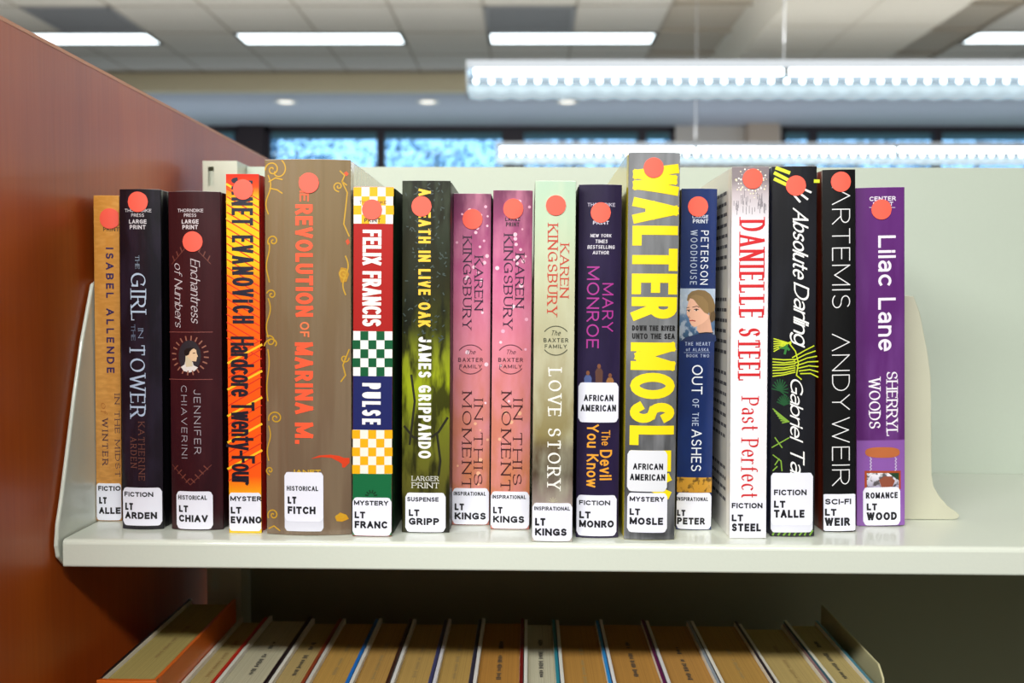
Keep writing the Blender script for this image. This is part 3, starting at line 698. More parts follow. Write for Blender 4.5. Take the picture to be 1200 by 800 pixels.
b = Book('thick brown novel in a plastic jacket with gold scrolls and orange title', 307, 411, 311, 411, 186.5, 627.5, .0035, depth=.175,
         side=zmat(.24, [(0, 'a3906c'), (.5, '9c8a6a'), (1, 'c9b696')], ncol='e8dcc4', amount=.6, nscale=(10, 220, 6), coat=1, rough=.15),
         spine=lambda h: zmat(h, [(0, '6d5a48'), (.3, '755f4a'), (.7, '7f6a4c'), (1, '837050')], ncol='8c7a62', amount=.4, nscale=(90, 90, 8), coat=1, rough=.3, bump=.42, bsc=(110, 110, 5)))
b.text('THE', 351, 203, 362, 236, 'ff6038', T, t=.17, gap=.12)
b.text('REVOLUTION', 346, 239.4, 367, 371, 'ff5a34', T, t=.21, gap=.1)
b.text('OF', 351.5, 377, 362.5, 395, 'f07848', T, t=.17)
b.text('MARINA', 345.5, 401, 367, 485, 'ff5a34', T, t=.21, gap=.12)
b.text('M.', 345.5, 495, 367, 520, 'ff5a34', T, t=.21, gap=.12)
def spiral(cx, cy, r, a0, turns, n=26, squash=1): return [(cx+r*(1-.85*i/n)*math.cos(R(a0+360*turns*i/n)), cy+r*squash*(1-.85*i/n)*math.sin(R(a0+360*turns*i/n))) for i in range(n+1)]
def wave(x, y0, y1, amp, ph=0): n = 24; return [(x+amp*math.sin(ph+2*math.pi*i/n), y0+(y1-y0)*i/n) for i in range(n+1)]
sc = [spiral(318, 198, 9, 180, 1.4), spiral(323, 200, 14, -60, .6), wave(313, 205, 250, 3), spiral(319, 282, 7, 150, 1.3), wave(312.5, 285, 330, 2, 1), spiral(317, 345, 6, 200, 1.2), wave(313, 350, 395, 2.5),
      spiral(315, 400, 7, 240, 1.0), spiral(320, 405, 12, 180, .5), wave(312.5, 410, 470, 1.5), spiral(322, 490, 9, 160, 1.5, squash=.9), wave(313.5, 500, 540, 2), spiral(315, 552, 5, 100, 1.2), spiral(319, 604, 7, 150, 1.4),
      spiral(396, 218, 6, 90, 1.3), [(400, 212), (406, 225), (404, 245), (402, 262), (408, 276)], [(398, 200), (403, 205), (400, 212), (405, 216)], spiral(402, 320, 6, 60, 1.2), wave(404, 300, 345, 3), spiral(403, 420, 5, 0, 1.2), [(408, 410), (401, 428), (404, 440), (399, 447)],
      spiral(399, 606, 6, 180, .9, squash=.5), [(314, 212), (322, 208), (330, 210)], [(315, 220), (324, 222), (330, 226)], [(314, 620), (320, 617), (327, 622)]]
for q in sc: b.ribbon(q, 1.5, 'c79a24', 'gold_scroll')
b.poly([(396, 320), (399, 313), (405, 314), (408, 321), (405, 330), (399, 331)], 'b8861e', 'gold_flower'); b.poly([(392, 606), (398, 601), (405, 604), (408, 609), (400, 612), (394, 611)], 'c8921c', 'gold_flower')
b.poly([(402, 202), (405, 200), (407.5, 203), (405, 206)], 'e8542c', 'small_red_flower'); b.poly([(404, 282), (407, 279), (409, 284), (406, 287)], 'd2502c', 'small_red_flower')
b.poly([(364, 537.5), (374, 533.5), (387, 532.8), (397, 534.5), (402, 537), (408.5, 537.3), (408.5, 543), (403, 548.5), (400, 548), (400, 544), (396, 541), (388, 536.6), (377, 535.5)], 'd8401c', 'red_bird_ornament')
b.text('JANET', 341, 550, 376, 555.5, 'c8a028', A_, 'h', t=.25)
b.dot(362, 214.4)
b.label(333, 553, 379, 622.5, [], 4, 'spare_label', 'd9dae6', .00035)
b.label(333, 553, 379, 611, [('HISTORICAL', 336, 569, 373, 575, .17), ('LT', 337, 581.5, 347.5, 590, .22), ('FITCH', 337, 593, 370, 602, .22)], 5, layer=.00055)

b = Book('slim red, white and blue mystery with chequered bands, right of the thick brown book', 414, 461, 412, 459.5, 219, 628.7, .0006, side=mat('123018', .4), hard=True,
         spine=lambda h: zmat(h, [(0, 'a52020'), (1, 'b02420')], coat=.5))
b.band(214, 262, 'f2ede0', 'yellow_chequer_band', m=mat('f2ede0', .35, .4)); b.band(388, 440.6, 'f0f0ec', 'green_chequer_band'); b.band(440.6, 503.7, '1d2460', 'navy_band')
b.band(503.7, 555, 'f2ede0', 'yellow_chequer_band'); b.band(555, 628, '12673c', 'green_band')
def chess(b, x0, x1, y0, y1, nx, ny, col, name, ph):
    V = []; Fc = []
    for i in range(nx):
        for j in range(ny):
            if (i+j+ph) % 2: continue
            q = [b.L(x0+(x1-x0)*(i+a)/nx, y0+(y1-y0)*(j+c)/ny) for a, c in ((0, 0), (1, 0), (1, 1), (0, 1))]; k = len(V); V += q; Fc.append((k, k+1, k+2, k+3))
    b.place(V, Fc, mat(col, .35, .4), .0001, name)
chess(b, 414.2, 461.3, 219.3, 262, 5, 4, 'f5b414', 'yellow_squares', 0); chess(b, 412.8, 460, 388, 440.6, 5, 5, '0d5a34', 'green_squares', 1); chess(b, 412.5, 459.8, 503.7, 555, 5, 5, 'f2b012', 'yellow_squares', 0)
b.text('THORNDIKE', 421, 235, 453, 239, '2a2a2a', PB, 'h'); b.text('PRINT', 427, 255.5, 446, 260.6, '222222', PB, 'h', t=.2)
b.text('FELIX FRANCIS', 425, 269, 446.5, 382.5, 'f6f2ec', A_, t=.175, gap=.15); b.text('PULSE', 424.5, 448.5, 446, 497.5, 'f4f2f0', T, t=.18, gap=.15)
b.ribbon(None, 1.6, '0a3018', 'ornament_rays', groups=[[(435+4*math.cos(a), 581+4*math.sin(a)), (435+6.5*math.cos(a), 581+6.5*math.sin(a))] for a in [R(-170+k*32) for k in range(6)]])
b.dot(436, 245.5)
b.label(412.6, 582.5, 459, 628, [('MYSTERY', 414.8, 586, 455, 592, .2), ('LT', 415.6, 599, 428, 607, .22), ('FRANC', 415.6, 610, 454, 619, .22)])

b = Book('dark mossy green thriller with yellow and white capital lettering', 471, 528, 470.5, 526.6, 211.6, 624.4, .0012, side=mat('15130f', .4),
         spine=lambda h: zmat(h, [(0, '2a2a14'), (.15, '5c5a20'), (.3, '6f7420'), (.42, '9aa818'), (.5, '8a9420'), (.58, '3e4216'), (.7, '2c2c18'), (1, '1e2018')],
                              ncol=[(0, '0e0d08'), (.4, '2a2a0a'), (.6, '12140c'), (1, '3c4434')], amount=.92, nscale=(120, 120, 30), lo=.44, hi=.58, coat=.2))
random.seed(3)
b.ribbon(None, 1.3, '3c4a44', 'leaf_speckles', groups=[[(x, y), (x+random.uniform(-3, 3), y+random.uniform(-3, 3))] for x, y in [(random.uniform(474, 524), random.uniform(215, 400)) for _ in range(120)]])
b.ribbon(None, 2.6, '1c1a0a', 'branch_picture', groups=[[(474, 500), (484, 512), (500, 516), (514, 506), (524, 490)], [(480, 520), (486, 470), (482, 440)], [(512, 508), (516, 540), (514, 556)]])
b.text('A DEATH IN LIVE OAK', 490.5, 221, 504.5, 383, 'f5c83c', T, t=.2, gap=.14); b.text('JAMES GRIPPANDO', 490.5, 394.7, 505, 537, 'f2f2ee', A_, t=.2, gap=.14)
b.text('LARGER', 482.5, 557.5, 514, 563.5, 'dcdcd4', PB, 'h', t=.14, serif=True, thin=.5); b.text('PRINT', 482.5, 565, 514.6, 572, 'dcdcd4', PB, 'h', t=.14, serif=True, thin=.5)
b.dot(494, 241.75)
b.label(475, 577, 522, 623.5, [('SUSPENSE', 477, 582, 514, 587.5, .19), ('LT', 479, 596.5, 491.5, 604.5, .22), ('GRIPP', 479, 606.4, 514.6, 615, .22)])

def kings(label, dx, dyt, dyb, tl, tr, bl, br, top, bot, dotp, bright, lab, seed):
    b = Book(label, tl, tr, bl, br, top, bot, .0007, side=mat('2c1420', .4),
             spine=lambda h: zmat(h, [(0, 'b06a44'), (.15, 'c47a58'), (.35, 'd08070'), (.55, 'd88090'), (.75, 'c66490'), (.9, '9a4a74'), (1, '6e3654')], ncol='e89ab4', amount=.45, nscale=(110, 110, 40), lo=.4, hi=.7, coat=.35))
    random.seed(seed)
    for k in range(30):
        x, y, r = random.uniform(tl+4, tr-4), top+12+(random.random()**1.3)*330, random.uniform(1.2, 2.6)
        if k % 3 == 0: x, y = random.uniform(tl+20, tr-4), top+random.uniform(25, 90)
        b.poly([(x+r*math.cos(2*math.pi*i/10), y+r*math.sin(2*math.pi*i/10)) for i in range(10)], ('f6c2d2', 'eeb0c8', 'f0d0dc')[k % 3] if y < 480 else 'eab08c', 'printed_light_spot', .00008)
    b.text('KAREN', 556+dx[0], 300+dyt, 566+dx[0], 363.5+dyt, '2a1030', A_, t=.155, serif=True, thin=.42, gap=.2)
    b.text('KINGSBURY', 542.5+dx[0], 277+dyt*.9, 552.5+dx[0], 386+dyt*.2, '2a1030', A_, t=.155, serif=True, thin=.42, gap=.2)
    cx = 551.4+dx[1]
    b.ribbon(None, 1, '5a2c3c', 'emblem_arc', groups=[[(cx+17*math.cos(R(a)), 421+17*math.sin(R(a))) for a in range(-140, -39, 10)], [(cx+17*math.cos(R(a)), 421+17*math.sin(R(a))) for a in range(40, 141, 10)]])
    b.text('The', cx-5, 409.5, cx+6, 415, '4a2434', 'emblem_lettering', 'h', t=.1, shear=.3)
    b.text('BAXTER', cx-14.5, 419, cx+14.5, 424, '43202e', 'emblem_lettering', 'h', t=.16, gap=.3); b.text('FAMILY', cx-13, 427, cx+13, 431.5, '43202e', 'emblem_lettering', 'h', t=.16, gap=.3)
    b.text('IN THIS', 555.5+dx[2], 466.5, 565.5+dx[2], 568.5, '3a1418', T, t=.15, serif=True, thin=.42, gap=.4)
    b.text('MOMENT', 541.6+dx[2], 459, 552.4+dx[2], 573+dyb, '3a1418', T, t=.15, serif=True, thin=.42, gap=.4)
    b.dot(*dotp)
    if bright: b.text('LARGE', 592, 254.7, 609.5, 259, '38182c', PB, 'h', t=.2); b.text('PRINT', 593, 260.4, 608.5, 265.3, '38182c', PB, 'h', t=.2)
    x0, y0, x1, y1 = lab
    b.label(x0, y0, x1, y1, [('INSPIRATIONAL', x0+1.8, y0+4, x1-3.6, y0+9, .17), ('LT', x0+3, y0+18, x0+14, y0+26, .22), ('KINGS', x0+3, y0+28.5, x0+39.5, y0+37, .22)])
    return b
kings('pink and orange inspirational novel, left one of the two identical titles', (0, 0, 0), 0, 0, 531, 576, 529.6, 573.4, 226.8, 615.4, (553.7, 256.7), False, (529.8, 571.6, 572.8, 614.8), 5)
kings('pink and orange inspirational novel, right one of the two identical titles', (48, 47, 46), -3, 2, 578, 624.5, 574.2, 620.6, 223, 620.5, (601.5, 244.6), True, (574.8, 575.5, 620, 620), 6)

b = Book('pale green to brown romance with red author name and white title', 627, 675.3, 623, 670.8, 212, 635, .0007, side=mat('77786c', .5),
         spine=lambda h: zmat(h, [(0, 'b9b0a8'), (.12, '8f8078'), (.19, '4a3a2c'), (.26, '5c4a34'), (.30, '8c8054'), (.5, 'aca482'), (.7, 'c0c2a0'), (.9, 'bcd2b4'), (1, 'b4d0b8')], ncol='d8dcc0', amount=.3, nscale=(60, 60, 20)))
b.text('KAREN', 656.5, 285.6, 666.5, 348.6, 'c0402c', A_, t=.155, serif=True, thin=.42, gap=.2); b.text('KINGSBURY', 642, 262.5, 653, 370, 'c0402c', A_, t=.155, serif=True, thin=.42, gap=.2)
b.ribbon(None, 1, '3c4030', 'emblem_arc', groups=[[(651.4+17*math.cos(R(a)), 399+17*math.sin(R(a))) for a in range(-140, -39, 10)], [(651.4+17*math.cos(R(a)), 399+17*math.sin(R(a))) for a in range(40, 141, 10)]])
b.text('The', 646, 387, 657, 393, '33382a', 'emblem_lettering', 'h', t=.1, shear=.3); b.text('BAXTER', 637, 396, 666, 401, '33382a', 'emblem_lettering', 'h', t=.16, gap=.3); b.text('FAMILY', 638.5, 403.4, 664, 408, '33382a', 'emblem_lettering', 'h', t=.16, gap=.3)
b.text('LOVE STORY', 642.5, 432, 657, 573.4, 'f2f0e6', T, t=.15, serif=True, thin=.4, gap=.25)
b.ribbon(None, 1.2, 'b0a890', 'ornament_rays', groups=[[(648, 588), (648+5*math.cos(R(a)), 588+5*math.sin(R(a)))] for a in (-160, -125, -90, -55, -20)])
b.dot(651.4, 240.6)
b.label(623.4, 589, 670.8, 634.3, [('INSPIRATIONAL', 626, 593, 668, 598, .17), ('LT', 627, 606.6, 639, 615.6, .22), ('KINGS', 627, 618.6, 664, 627.5, .22)])

b = Book('dark violet novel with purple author name and a white label at mid height', 678.5, 729.5, 672.8, 727, 216, 630.6, .0022, side=mat('151020', .4), spine=solid('231a38', ncol='2e2348', amount=.5, nscale=(50, 50, 20)))
b.text('THORNDIKE', 688.6, 237.6, 721, 242, 'c4bcd0', PB, 'h'); b.text('PRINT', 695, 258.7, 713.6, 263, 'd8d0e0', PB, 'h', t=.2)
for t_, x0, y0, x1, y1 in (('NEW YORK', 692, 274, 716.6, 278), ('TIMES', 697.7, 280.6, 712, 284.8), ('BESTSELLING', 688.6, 287.2, 720.5, 291.5), ('AUTHOR', 694.7, 293.8, 713.6, 298)):
    b.text(t_, x0, y0, x1, y1, 'e0dce6', 'banner_lettering', 'h', t=.16, shear=.1)
b.text('MARY', 706, 331.6, 718.5, 388.6, 'a8308c', A_, t=.12, gap=.2); b.text('MONROE', 688, 312, 701.6, 408, 'a8308c', A_, t=.12, gap=.2)
for x, y, c in ((689, 437, '4a5a8c'), (702, 429, '5a3a30'), (715, 440, '9a6a3c')):
    b.poly([(x-4, 450), (x-4.5, y+6), (x-2.5, y+2.5), (x+2.5, y+2.5), (x+4.5, y+6), (x+4, 450)], c, 'printed_figure'); b.poly([(x+2.2*math.cos(2*math.pi*i/10), y+2.8*math.sin(2*math.pi*i/10)) for i in range(10)], '7a4c34', 'printed_head')
b.text('The', 705, 504, 715, 522, 'e0962c', T, t=.13, gap=.12); b.text('Devil', 703, 527, 717, 562.5, 'eaa030', T, t=.15, gap=.12); b.text('You Know', 688, 497, 701, 571, 'eaa030', T, t=.15, gap=.12)
b.dot(704, 249)
b.label(678, 448, 724.7, 495, [('AFRICAN', 684.4, 462.3, 718.8, 470, .18), ('AMERICAN', 680.6, 474, 722, 482, .18)], 5, 'subject_label')
b.label(676, 580, 722.5, 628, [('FICTION', 678.8, 586, 715, 591.8, .2), ('LT', 679, 599, 692, 607.3, .22), ('MONRO', 678.8, 609.4, 719.4, 618, .22)])

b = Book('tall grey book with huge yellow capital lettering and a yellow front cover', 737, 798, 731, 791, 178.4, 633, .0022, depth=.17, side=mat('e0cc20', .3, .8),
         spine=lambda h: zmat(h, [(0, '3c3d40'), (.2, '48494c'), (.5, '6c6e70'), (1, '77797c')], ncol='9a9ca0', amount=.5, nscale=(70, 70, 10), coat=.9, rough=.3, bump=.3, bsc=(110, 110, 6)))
b.text('WALTER', 742.5, 192, 793.5, 375, 'f8dc0c', A_, t=.2, gap=.06); b.text('MOSL', 739.5, 401, 790, 522, 'f8dc0c', A_, t=.2, gap=.06)
b.text('EY', 739, 527.5, 786, 584, 'f8dc0c', A_, t=.2, gap=.06)
b.text('DOWN THE RIVER', 741, 381, 791.5, 387.7, '101012', T, 'h', t=.22, gap=.1); b.text('UNTO THE SEA', 741, 390.3, 791, 397.3, '101012', T, 'h', t=.22, gap=.1)
b.dot(766, 196.5)
b.label(735.6, 527.5, 781.6, 576, [('AFRICAN', 742, 542.7, 777, 550.3, .18), ('AMERICAN', 738.5, 555, 779.5, 563, .18)], 5, 'subject_label', 'e4e6ec')
b.label(735.6, 577.3, 781.6, 624, [('MYSTERY', 738, 581.6, 778.4, 587.7, .2), ('LT', 738, 595.6, 750, 603.5, .22), ('MOSLE', 738, 606, 777, 614.8, .22)])

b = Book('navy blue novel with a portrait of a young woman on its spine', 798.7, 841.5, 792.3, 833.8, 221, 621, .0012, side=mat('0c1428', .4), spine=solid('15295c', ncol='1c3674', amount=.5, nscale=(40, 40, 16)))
b.text('LARGE', 811.5, 251.8, 830, 255.6, 'c8d0e0', PB, 'h', t=.2); b.text('PRINT', 812, 256.8, 830, 261.6, 'd0d8e4', PB, 'h', t=.2)
b.text('PETERSON', 821.5, 270, 829.5, 333.5, 'd8dce6', A_, t=.12, gap=.25); b.text('WOODHOUSE', 809.6, 269.4, 816.4, 333.5, 'a8b4cc', A_, t=.12, gap=.3)
pic = b.band(338, 400, '3a5878', 'portrait_picture', m=zmat(.22, [(0, '24405c'), (.56, '20405c'), (.63, '55759a'), (.67, 'a8b8cc'), (1, '9ab0cc')], ncol='c0cada', amount=.6, nscale=(260, 260, 200), lo=.5, hi=.6, bump=0))
def pt(x, y): return (790+x/8, 325+y/8)
for nm, c, ly, P in (('printed_dress', '1c2c54', .0001, [(60, 600), (110, 560), (200, 535), (260, 522), (345, 520), (395, 545), (398, 600)]),
                 ('printed_neck', 'd0a088', .00013, [(215, 440), (212, 490), (235, 522), (365, 520), (355, 480), (345, 430), (330, 350)]),
                 ('printed_hair', '7c6440', .00016, [(120, 215), (130, 165), (165, 130), (225, 115), (290, 122), (340, 155), (370, 205), (388, 260), (384, 300), (378, 400), (352, 420), (335, 390), (330, 330), (290, 320), (240, 280), (190, 220), (150, 195), (135, 225)]),
                 ('printed_face', 'e0ae94', .0002, [(135, 220), (150, 195), (190, 205), (240, 270), (295, 335), (325, 350), (318, 385), (280, 420), (230, 450), (190, 465), (165, 450), (145, 415), (140, 380), (120, 350), (117, 300)]),
                 ('printed_hair', '8a7048', .00023, [(150, 180), (200, 160), (270, 180), (320, 240), (325, 345), (285, 330), (235, 275), (190, 215)]),
                 ('printed_bun', '5e4a30', .00018, [(345, 330), (380, 310), (390, 350), (385, 400), (350, 425), (335, 390)])):
    b.poly([pt(*p) for p in P], c, nm, ly, pic)
b.ribbon(None, .8, '402820', 'printed_features', layer=.00027, groups=[[pt(120, 285), pt(140, 280)], [pt(175, 278), pt(215, 268), pt(232, 280)], [pt(122, 306), pt(150, 303)], [pt(188, 300), pt(208, 294), pt(228, 302)]])
for ex, ey, rx, ry, c in ((137, 313, 13, 8, 'e8dcd4'), (207, 305, 19, 9, 'e8dcd4'), (138, 313, 8, 8, '3a241c'), (208, 305, 10, 9, '3a241c')):
    b.poly([pt(ex+rx*math.cos(2*math.pi*k/12), ey+ry*math.sin(2*math.pi*k/12)) for k in range(12)], c, 'printed_eye', .00024 if rx > 11 else .00026)
b.ribbon([pt(140, 365), pt(133, 372), pt(150, 378)], .7, 'b0745c', 'printed_nose', .00027)
b.ribbon([pt(148, 405), pt(170, 402), pt(195, 408)], 1.3, 'a8403c', 'printed_lips', .00027)
b.ribbon([pt(235, 523), pt(300, 516), pt(368, 520)], 1.1, '15131c', 'printed_collar', .00027)
b.text('THE HEART', 803, 400.5, 832.5, 405, 'b4bfd8', 'series_lettering', 'h', layer=.0003, t=.13, gap=.3); b.text('of ALASKA', 804, 407.5, 830.5, 411.5, 'b4bfd8', 'series_lettering', 'h', layer=.0003, t=.13, gap=.3)
b.ribbon([(802, 413), (832, 413)], .6, '8090b0', 'ornament_line'); b.text('BOOK TWO', 804.5, 414.8, 831, 418.6, 'b4bfd8', 'series_lettering', 'h', layer=.0003, t=.13, gap=.3)
b.text('OUT', 811, 427.5, 823, 462, 'e2e6ee', T, t=.12, gap=.15); b.text('OF THE', 811.5, 467, 818.5, 499, 'b4c0d8', T, t=.12, gap=.25); b.text('ASHES', 810.5, 503, 821.5, 552, 'e2e6ee', T, t=.12, gap=.18)
b.band(559.4, 577, 'c89030', 'gold_photo_strip', m=zmat(.22, [(0, 'a87428'), (.2, 'd09c38'), (1, 'd8a840')], ncol='3a2c18', amount=.8, nscale=(300, 300, 260), lo=.52, hi=.62, bump=0))
b.dot(818, 242)
b.label(791, 577, 833.2, 620.4, [('INSPIRATIONAL', 793.2, 582, 829.8, 587, .17), ('LT', 793.6, 597, 803, 604.5, .22), ('PETER', 793.6, 606, 826, 614.5, .22)], 4)

# white book with small print down its side
b = Book('white novel with tall red serif lettering, taller than the navy book beside it', 857.6, 902, 855, 898, 195.6, 631, .0005, depth=.165, side=mat('eceae6', .35, .6),
         spine=lambda h: zmat(h, [(0, 'f0eef2'), (.84, 'eeecf2'), (.93, 'c4b8bc'), (.965, '8c8286'), (1, '8a8084')], coat=.5))
random.seed(8)
for k in range(46):
    a = random.uniform(0, 6.28); rr = random.uniform(12, 21); x, y, r = 881+rr*math.cos(a), 211+rr*1.0*math.sin(a), random.uniform(.5, 1.2)
    if 860 < x < 899 and y > 198: b.poly([(x+r*math.cos(2*math.pi*i/8), y+r*math.sin(2*math.pi*i/8)) for i in range(8)], ('fff0c8', 'f8f4f0')[k % 2], 'printed_sparkle', .0001)
b.ribbon(None, .7, '8c868c', 'printed_rain', groups=[[(x, y), (x, y+random.uniform(3, 9))] for x, y in [(random.uniform(860, 899), random.uniform(222, 244)) for _ in range(50)]], layer=.00009)
b.text('DANIELLE', 866.5, 257.4, 895.5, 373, 'd01c24', A_, t=.13, serif=True, thin=.3, gap=.12)
b.text('STEEL', 865, 384, 891, 446.5, 'd01c24', A_, t=.13, serif=True, thin=.3, gap=.12)
b.text('Past Perfect', 869, 465.6, 888.4, 583.5, 'd01c24', T, t=.11, serif=True, thin=.35, gap=.12)
b.dot(882, 209.5)
b.label(854.6, 585, 897.6, 630.4, [('FICTION', 857.5, 589, 893.4, 595.2, .2), ('LT', 857.5, 602.5, 870.6, 610.5, .22), ('STEEL', 857.5, 613, 891.6, 622.3, .22)], 2)
# flap text on the side that faces the camera: rows of tiny word marks
V = []; Fc = []
for k in range(30):
    z = .218-k*.0068
    if k in (8, 9, 16, 24, 25): continue
    y = .012+random.uniform(0, .004)
    while y < .06:
        l = random.uniform(.004, .011); n = len(V); V += [(-b.w/2-.0001, y, z), (-b.w/2-.0001, y+l, z), (-b.w/2-.0001, y+l, z+.0022), (-b.w/2-.0001, y, z+.0022)]; Fc.append((n, n+1, n+2, n+3)); y += l+.0016
mesh('side_small_print', V, Fc, mat('55555c', .6), b.o)

b = Book('black novel with white handwritten lettering and yellow-green palm leaves', 905, 958, 903, 955, 195, 629, .0009, side=mat('141a3c', .35), spine=solid('16171c', ncol='22242c', amount=.5, nscale=(60, 60, 14), coat=.6))
b.ribbon(None, 4, 'd4e02c', 'yellow_leaf_pattern', groups=[[(911, 197), (924, 202)], [(909, 203), (922, 210)], [(909, 210), (921, 216)], [(956, 212), (959, 212)]])
b.ribbon(None, 2.4, 'f2f2f0', 'title_lettering', groups=[[(930, 228), (937, 236)], [(938, 227), (946, 233)], [(943, 222), (950, 225)]])
b.text('Absolute', 929, 246, 947, 327, 'f4f4f2', T, t=.13, shear=.42, thin=.7, gap=.02); b.text('Darling', 930, 333, 948, 405, 'f4f4f2', T, t=.13, shear=.42, thin=.7, gap=.02)
g1 = [[(928, 418), (906.5, 418+d), ] for d in (-18, -11)] 
def rel(x, y): return (895+x/4.44, 380+y/4.44)
fr = []
for k in range(7): fr.append([rel(162, 182+k*11), rel(105, 184+k*13+(k % 2)*3), rel(50, 180+k*15)])
for k in range(7): fr.append([rel(150+k*7, 172+k*14), rel(215+k*5, 135+k*20), rel(262+min(k, 3)*7, 112+k*27)])
for k in range(6): fr.append([rel(140, 100-k*2), rel(55, 75+k*13)])
fr += [[rel(130, 95), rel(165, 140), rel(180, 200), rel(170, 265), rel(195, 285)]]
b.ribbon(None, 1.35, 'c8d828', 'yellow_leaf_pattern', groups=fr)
b.ribbon(None, 2.6, '2f7a34', 'green_leaf_pattern', groups=[[rel(105, 105), rel(130, 130)], [rel(85, 120), rel(125, 125)], [rel(110, 150), rel(120, 110)]])
fr = []
for k in range(11): a = R(-170+k*20); c = rel(85, 345); fr.append([c, (c[0]+9*math.cos(a), c[1]+13*math.sin(a))])
for k in range(9): a = R(-160+k*18); c = rel(105, 420); fr.append([c, (c[0]+8*math.cos(a), c[1]+11*math.sin(a))])
b.ribbon(None, 1.5, '17502a', 'dark_leaf_pattern', groups=fr, layer=.0001)
fr = [[rel(130, 505), rel(50+k*8, 440+k*12)] for k in range(7)] + [[rel(130, 590), rel(45, 640)], [rel(60, 590), rel(95, 640)], [rel(50, 680), rel(90, 710), rel(95, 760)], [rel(60, 730), rel(80, 700)], [rel(50, 760), rel(70, 740)]]
b.ribbon(None, 1.3, '7fa838', 'green_leaf_pattern', groups=fr, layer=.00012)
b.ribbon(None, 2, '6f9a34', 'green_leaf_pattern', groups=[[(906+k*6.2, 626.5), (908+k*6.2+(k % 3), 622)] for k in range(8)])
b.text('Gabriel', 926, 444, 941, 515, 'f4f4f2', A_, t=.13, shear=.42, thin=.7, gap=.02); b.text('Tall', 926, 525, 943, 560, 'f4f4f2', A_, t=.13, shear=.42, thin=.7, gap=.02)
b.dot(932.6, 217.5)
b.label(903.6, 554, 952.5, 623.5, [], 4, 'spare_label', 'd9dae6', .00035)
b.label(903.6, 554, 952.5, 615, [('FICTION', 907, 573.4, 945, 579.8, .2), ('LT', 907, 586.4, 920, 594.6, .22), ('TALLE', 907, 597, 942.5, 606.2, .22)], 5, layer=.00055)

b = Book('slim black book with thin geometric white lettering and a rusty red side', 964.4, 1003, 964.7, 1003.7, 199, 623.4, .0012, side=mat('7c2a10', .35, .4), spine=solid('101113', coat=.5))
b.text('^RTEMIS', 975, 219, 996.5, 361, 'e8e8ea', T, t=.055, gap=.22); b.text('^NDY', 975, 391, 996, 480, 'e8e8ea', A_, t=.055, gap=.2); b.text('WEIR', 975, 489, 996, 569, 'e8e8ea', A_, t=.055, gap=.22)
b.dot(985.4, 213)
b.label(965, 579, 1003.5, 623, [('SCI-FI', 967, 584.4, 997.5, 590.5, .2), ('LT', 967, 596, 980, 604, .22), ('WEIR', 966.8, 606.4, 996, 615.6, .22)], .8)

b = Book('purple romance novel with white lettering, rightmost in the upper row', 1003.4, 1061, 1003.75, 1062.3, 220, 617, .0012, side=mat('8a5aa8', .4), spine=lambda h: zmat(h, [(0, '8a5aa8'), (.256, '8a58a6'), (.257, '582468'), (1, '602a74')], ncol=[(0, '8f60ac'), (1, '68307c')], amount=.4, nscale=(50, 50, 10), coat=.3))
b.text('CENTER', 1019, 230.4, 1050, 235, 'e4dcea', PB, 'h', t=.2); b.text('POINT', 1023, 237, 1047, 241, 'e4dcea', PB, 'h', t=.18); b.ribbon([(1019, 243), (1049, 243)], .7, 'd0c4dc', 'ornament_line')
b.text('Lilac', 1029, 276, 1050, 335, 'efe6f6', T, t=.15, gap=.14); b.text('Lane', 1029, 349, 1050, 411, 'efe6f6', T, t=.15, gap=.14)
b.text('SHERRYL', 1038.5, 435, 1052.5, 511, 'f0eaf4', A_, t=.15, serif=True, thin=.4, gap=.08); b.text('WOODS', 1018, 443, 1032, 502, 'f0eaf4', A_, t=.15, serif=True, thin=.4, gap=.08)
b.poly([(1034.5+20.5*math.copysign(abs(math.cos(2*math.pi*k/28))**.7, math.cos(2*math.pi*k/28)), 530+6.3*math.copysign(abs(math.sin(2*math.pi*k/28))**.8, math.sin(2*math.pi*k/28))) for k in range(28)], 'b8683c', 'printed_wooden_plaque')
b.ribbon(None, 1, 'c9bcd8', 'printed_chain', groups=[[(x+(.8 if i % 2 else -.8), 536+i*1.9) for i in range(9)] for x in (1020.5, 1050)])
sg = b.poly([(1013.5, 551.5), (1056, 551.5), (1056, 573), (1013.5, 573)], 'a8481e', 'printed_sign')
b.poly([(1016, 554), (1053.7, 554), (1053.7, 573), (1016, 573)], 'd6d2dc', 'printed_sign_picture', .0002, sg, m=zmat(.22, [(0, '5c4c80'), (.1, '6c5c90'), (.155, 'e6e4ec'), (1, 'e0dce8')], ncol='3c3432', amount=.9, nscale=(260, 260, 260), lo=.5, hi=.58, bump=0))
b.poly([(1030, 562), (1036, 558), (1044, 558), (1049, 563), (1046, 570), (1033, 571)], '8c4c38', 'printed_house', .00024, sg)
b.poly([(1041, 554), (1053.7, 554), (1053.7, 563)], '24402a', 'printed_tree', .00026, sg)
b.dot(1032.8, 245.4)
b.label(1011.6, 571, 1055.3, 616.4, [('ROMANCE', 1014.7, 576.8, 1052, 583.4, .19), ('LT', 1015.6, 589.7, 1027.5, 597.6, .22), ('WOOD', 1015.6, 600, 1051, 608.8, .22)])

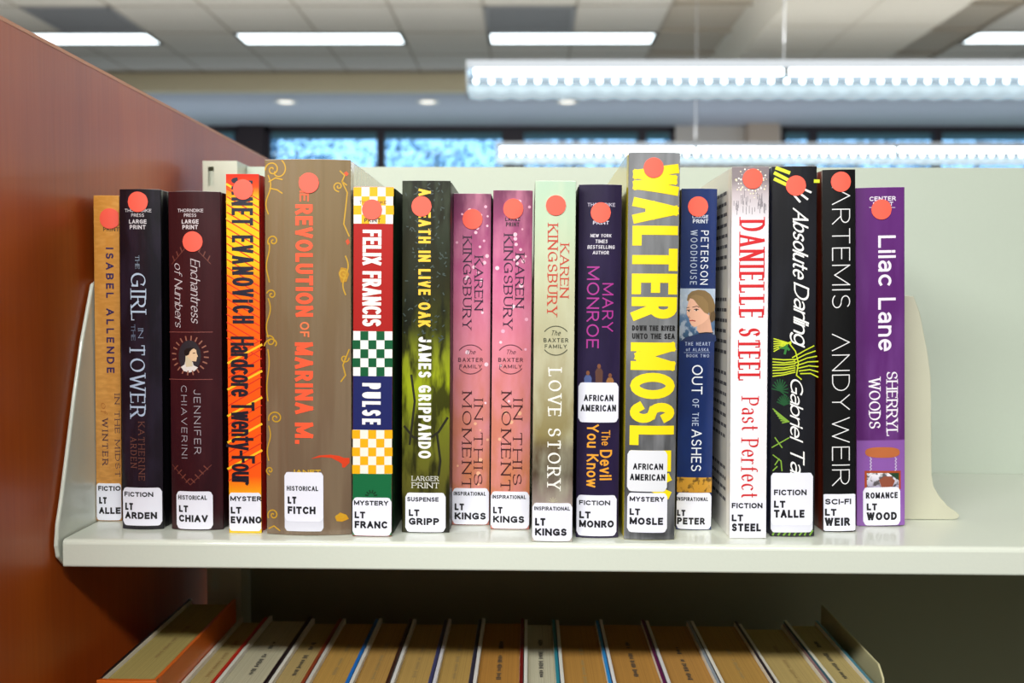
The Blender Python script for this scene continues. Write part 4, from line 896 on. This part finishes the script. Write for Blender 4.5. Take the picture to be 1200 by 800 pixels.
# ------------------------------------------------------------ lower row, seen from above over the page edges
ZP = -.1165; ZS = -.3434
lows = [  # right edge in the photo, pages, cover colour, left board colour, words that tell it apart
 (217, 'c6b268', 'd2641e', '1a1412', 'taller book with an orange cover, leftmost in the lower row', 1),
 (256, 'cdb878', 'b8281c', 'd4d2c6', 'book with a red cover edge, right of the orange one in the lower row', 0),
 (317, 'd8d2b4', '1c0e14', 'd6d4ca', 'pale-paged book with a black cover edge, third in the lower row', 0),
 (360, 'c8ae70', '8c3a1c', 'd6d4ca', 'book with a rust brown cover edge, fourth in the lower row', 0),
 (411, 'cfa14c', '1c6cc0', 'c4c0b8', 'tan-paged book with a bright blue cover edge in the lower row', 0),
 (458, 'c89a4a', '3a2018', 'd4d4cc', 'tan-paged book with a dark brown cover edge, right of the blue-edged one', 0),
 (507, 'c8a256', '3c3e66', 'd4d4d0', 'tan-paged book with a slate blue cover edge in the lower row', 0),
 (554, 'c6a052', '2c2c3e', 'ccccd2', 'tan-paged book with a dark navy cover edge in the lower row', 0),
 (613, 'c48a34', '6c1414', 'd0d0cc', 'orange-paged book with a dark red cover edge in the middle of the lower row', 0),
 (656, 'd6d2b8', '2a8090', 'd8d8d0', 'narrow pale-paged book with a teal cover edge in the lower row', 0),
 (716, 'c48e3a', '2f86c8', 'd4d4cc', 'orange-paged book with a light blue cover edge in the lower row', 0),
 (779, 'c48c38', '5c1848', 'd8d8d8', 'orange-paged book with a maroon and purple cover edge in the lower row', 0),
 (841, 'c69040', '8c949c', 'd0d0d0', 'orange-paged book with a grey cover edge in the lower row', 0),
 (906, 'c49646', '2c2228', 'd8d6cc', 'tan-paged book with a black cover edge, third from the right in the lower row', 0),
 (970, 'cbb06c', '8c6c6c', 'd0ccc0', 'pale tan-paged book with a dusty pink cover edge, second from right in lower row', 0),
 (1018, 'cdb878', '4c8496', 'd8d4c4', 'pale-paged book with a dark and blue cover edge, rightmost in the lower row', 0)]
xprev = at_z(112, 800, -.096).x
random.seed(21)
for i, (u, pg, cc, lc, lab, tall) in enumerate(lows):
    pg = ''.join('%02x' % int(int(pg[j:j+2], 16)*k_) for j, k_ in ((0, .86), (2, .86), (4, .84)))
    x1 = at_z(u, 800, ZP).x; x0 = xprev; xprev = x1+.0003
    h = ZP-ZS+.0035 + (.019 if tall else 0) + random.uniform(-.0008, .0008); w = x1-x0-.0002
    o = empty('book', ((x0+x1)/2, .586 if tall else .602+random.uniform(-.002, .004), ZS+.0001)); tag(o, lab, 'book', 'library books on the lower shelf')
    cm = mat(cc, .35, .3)
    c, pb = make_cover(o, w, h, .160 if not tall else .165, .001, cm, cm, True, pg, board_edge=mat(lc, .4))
    # library stamp: an ink line of tiny unreadable marks along the page tops
    V = []; Fc = []; y = .040+random.uniform(0, .012); n_ = random.randint(18, 26); zt = h-.0035+.00008; dark = i in (2, 3, 8, 9, 11, 12, 15)
    for k in range(n_):
        l = random.uniform(.0012, .0024); hh = random.uniform(.0016, .003)*(1.25 if dark else 1); n = len(V)
        if k % 7 != 5: V += [(-hh/2, y, zt), (hh/2, y, zt), (hh/2, y+l, zt), (-hh/2, y+l, zt)]; Fc.append((n, n+1, n+2, n+3))
        y += l+.0007
        if k == n_-7: y += .01
    s_ = mesh('ink_stamp', V, Fc, mat('2c2a28' if dark else '8c7444', .8), o)
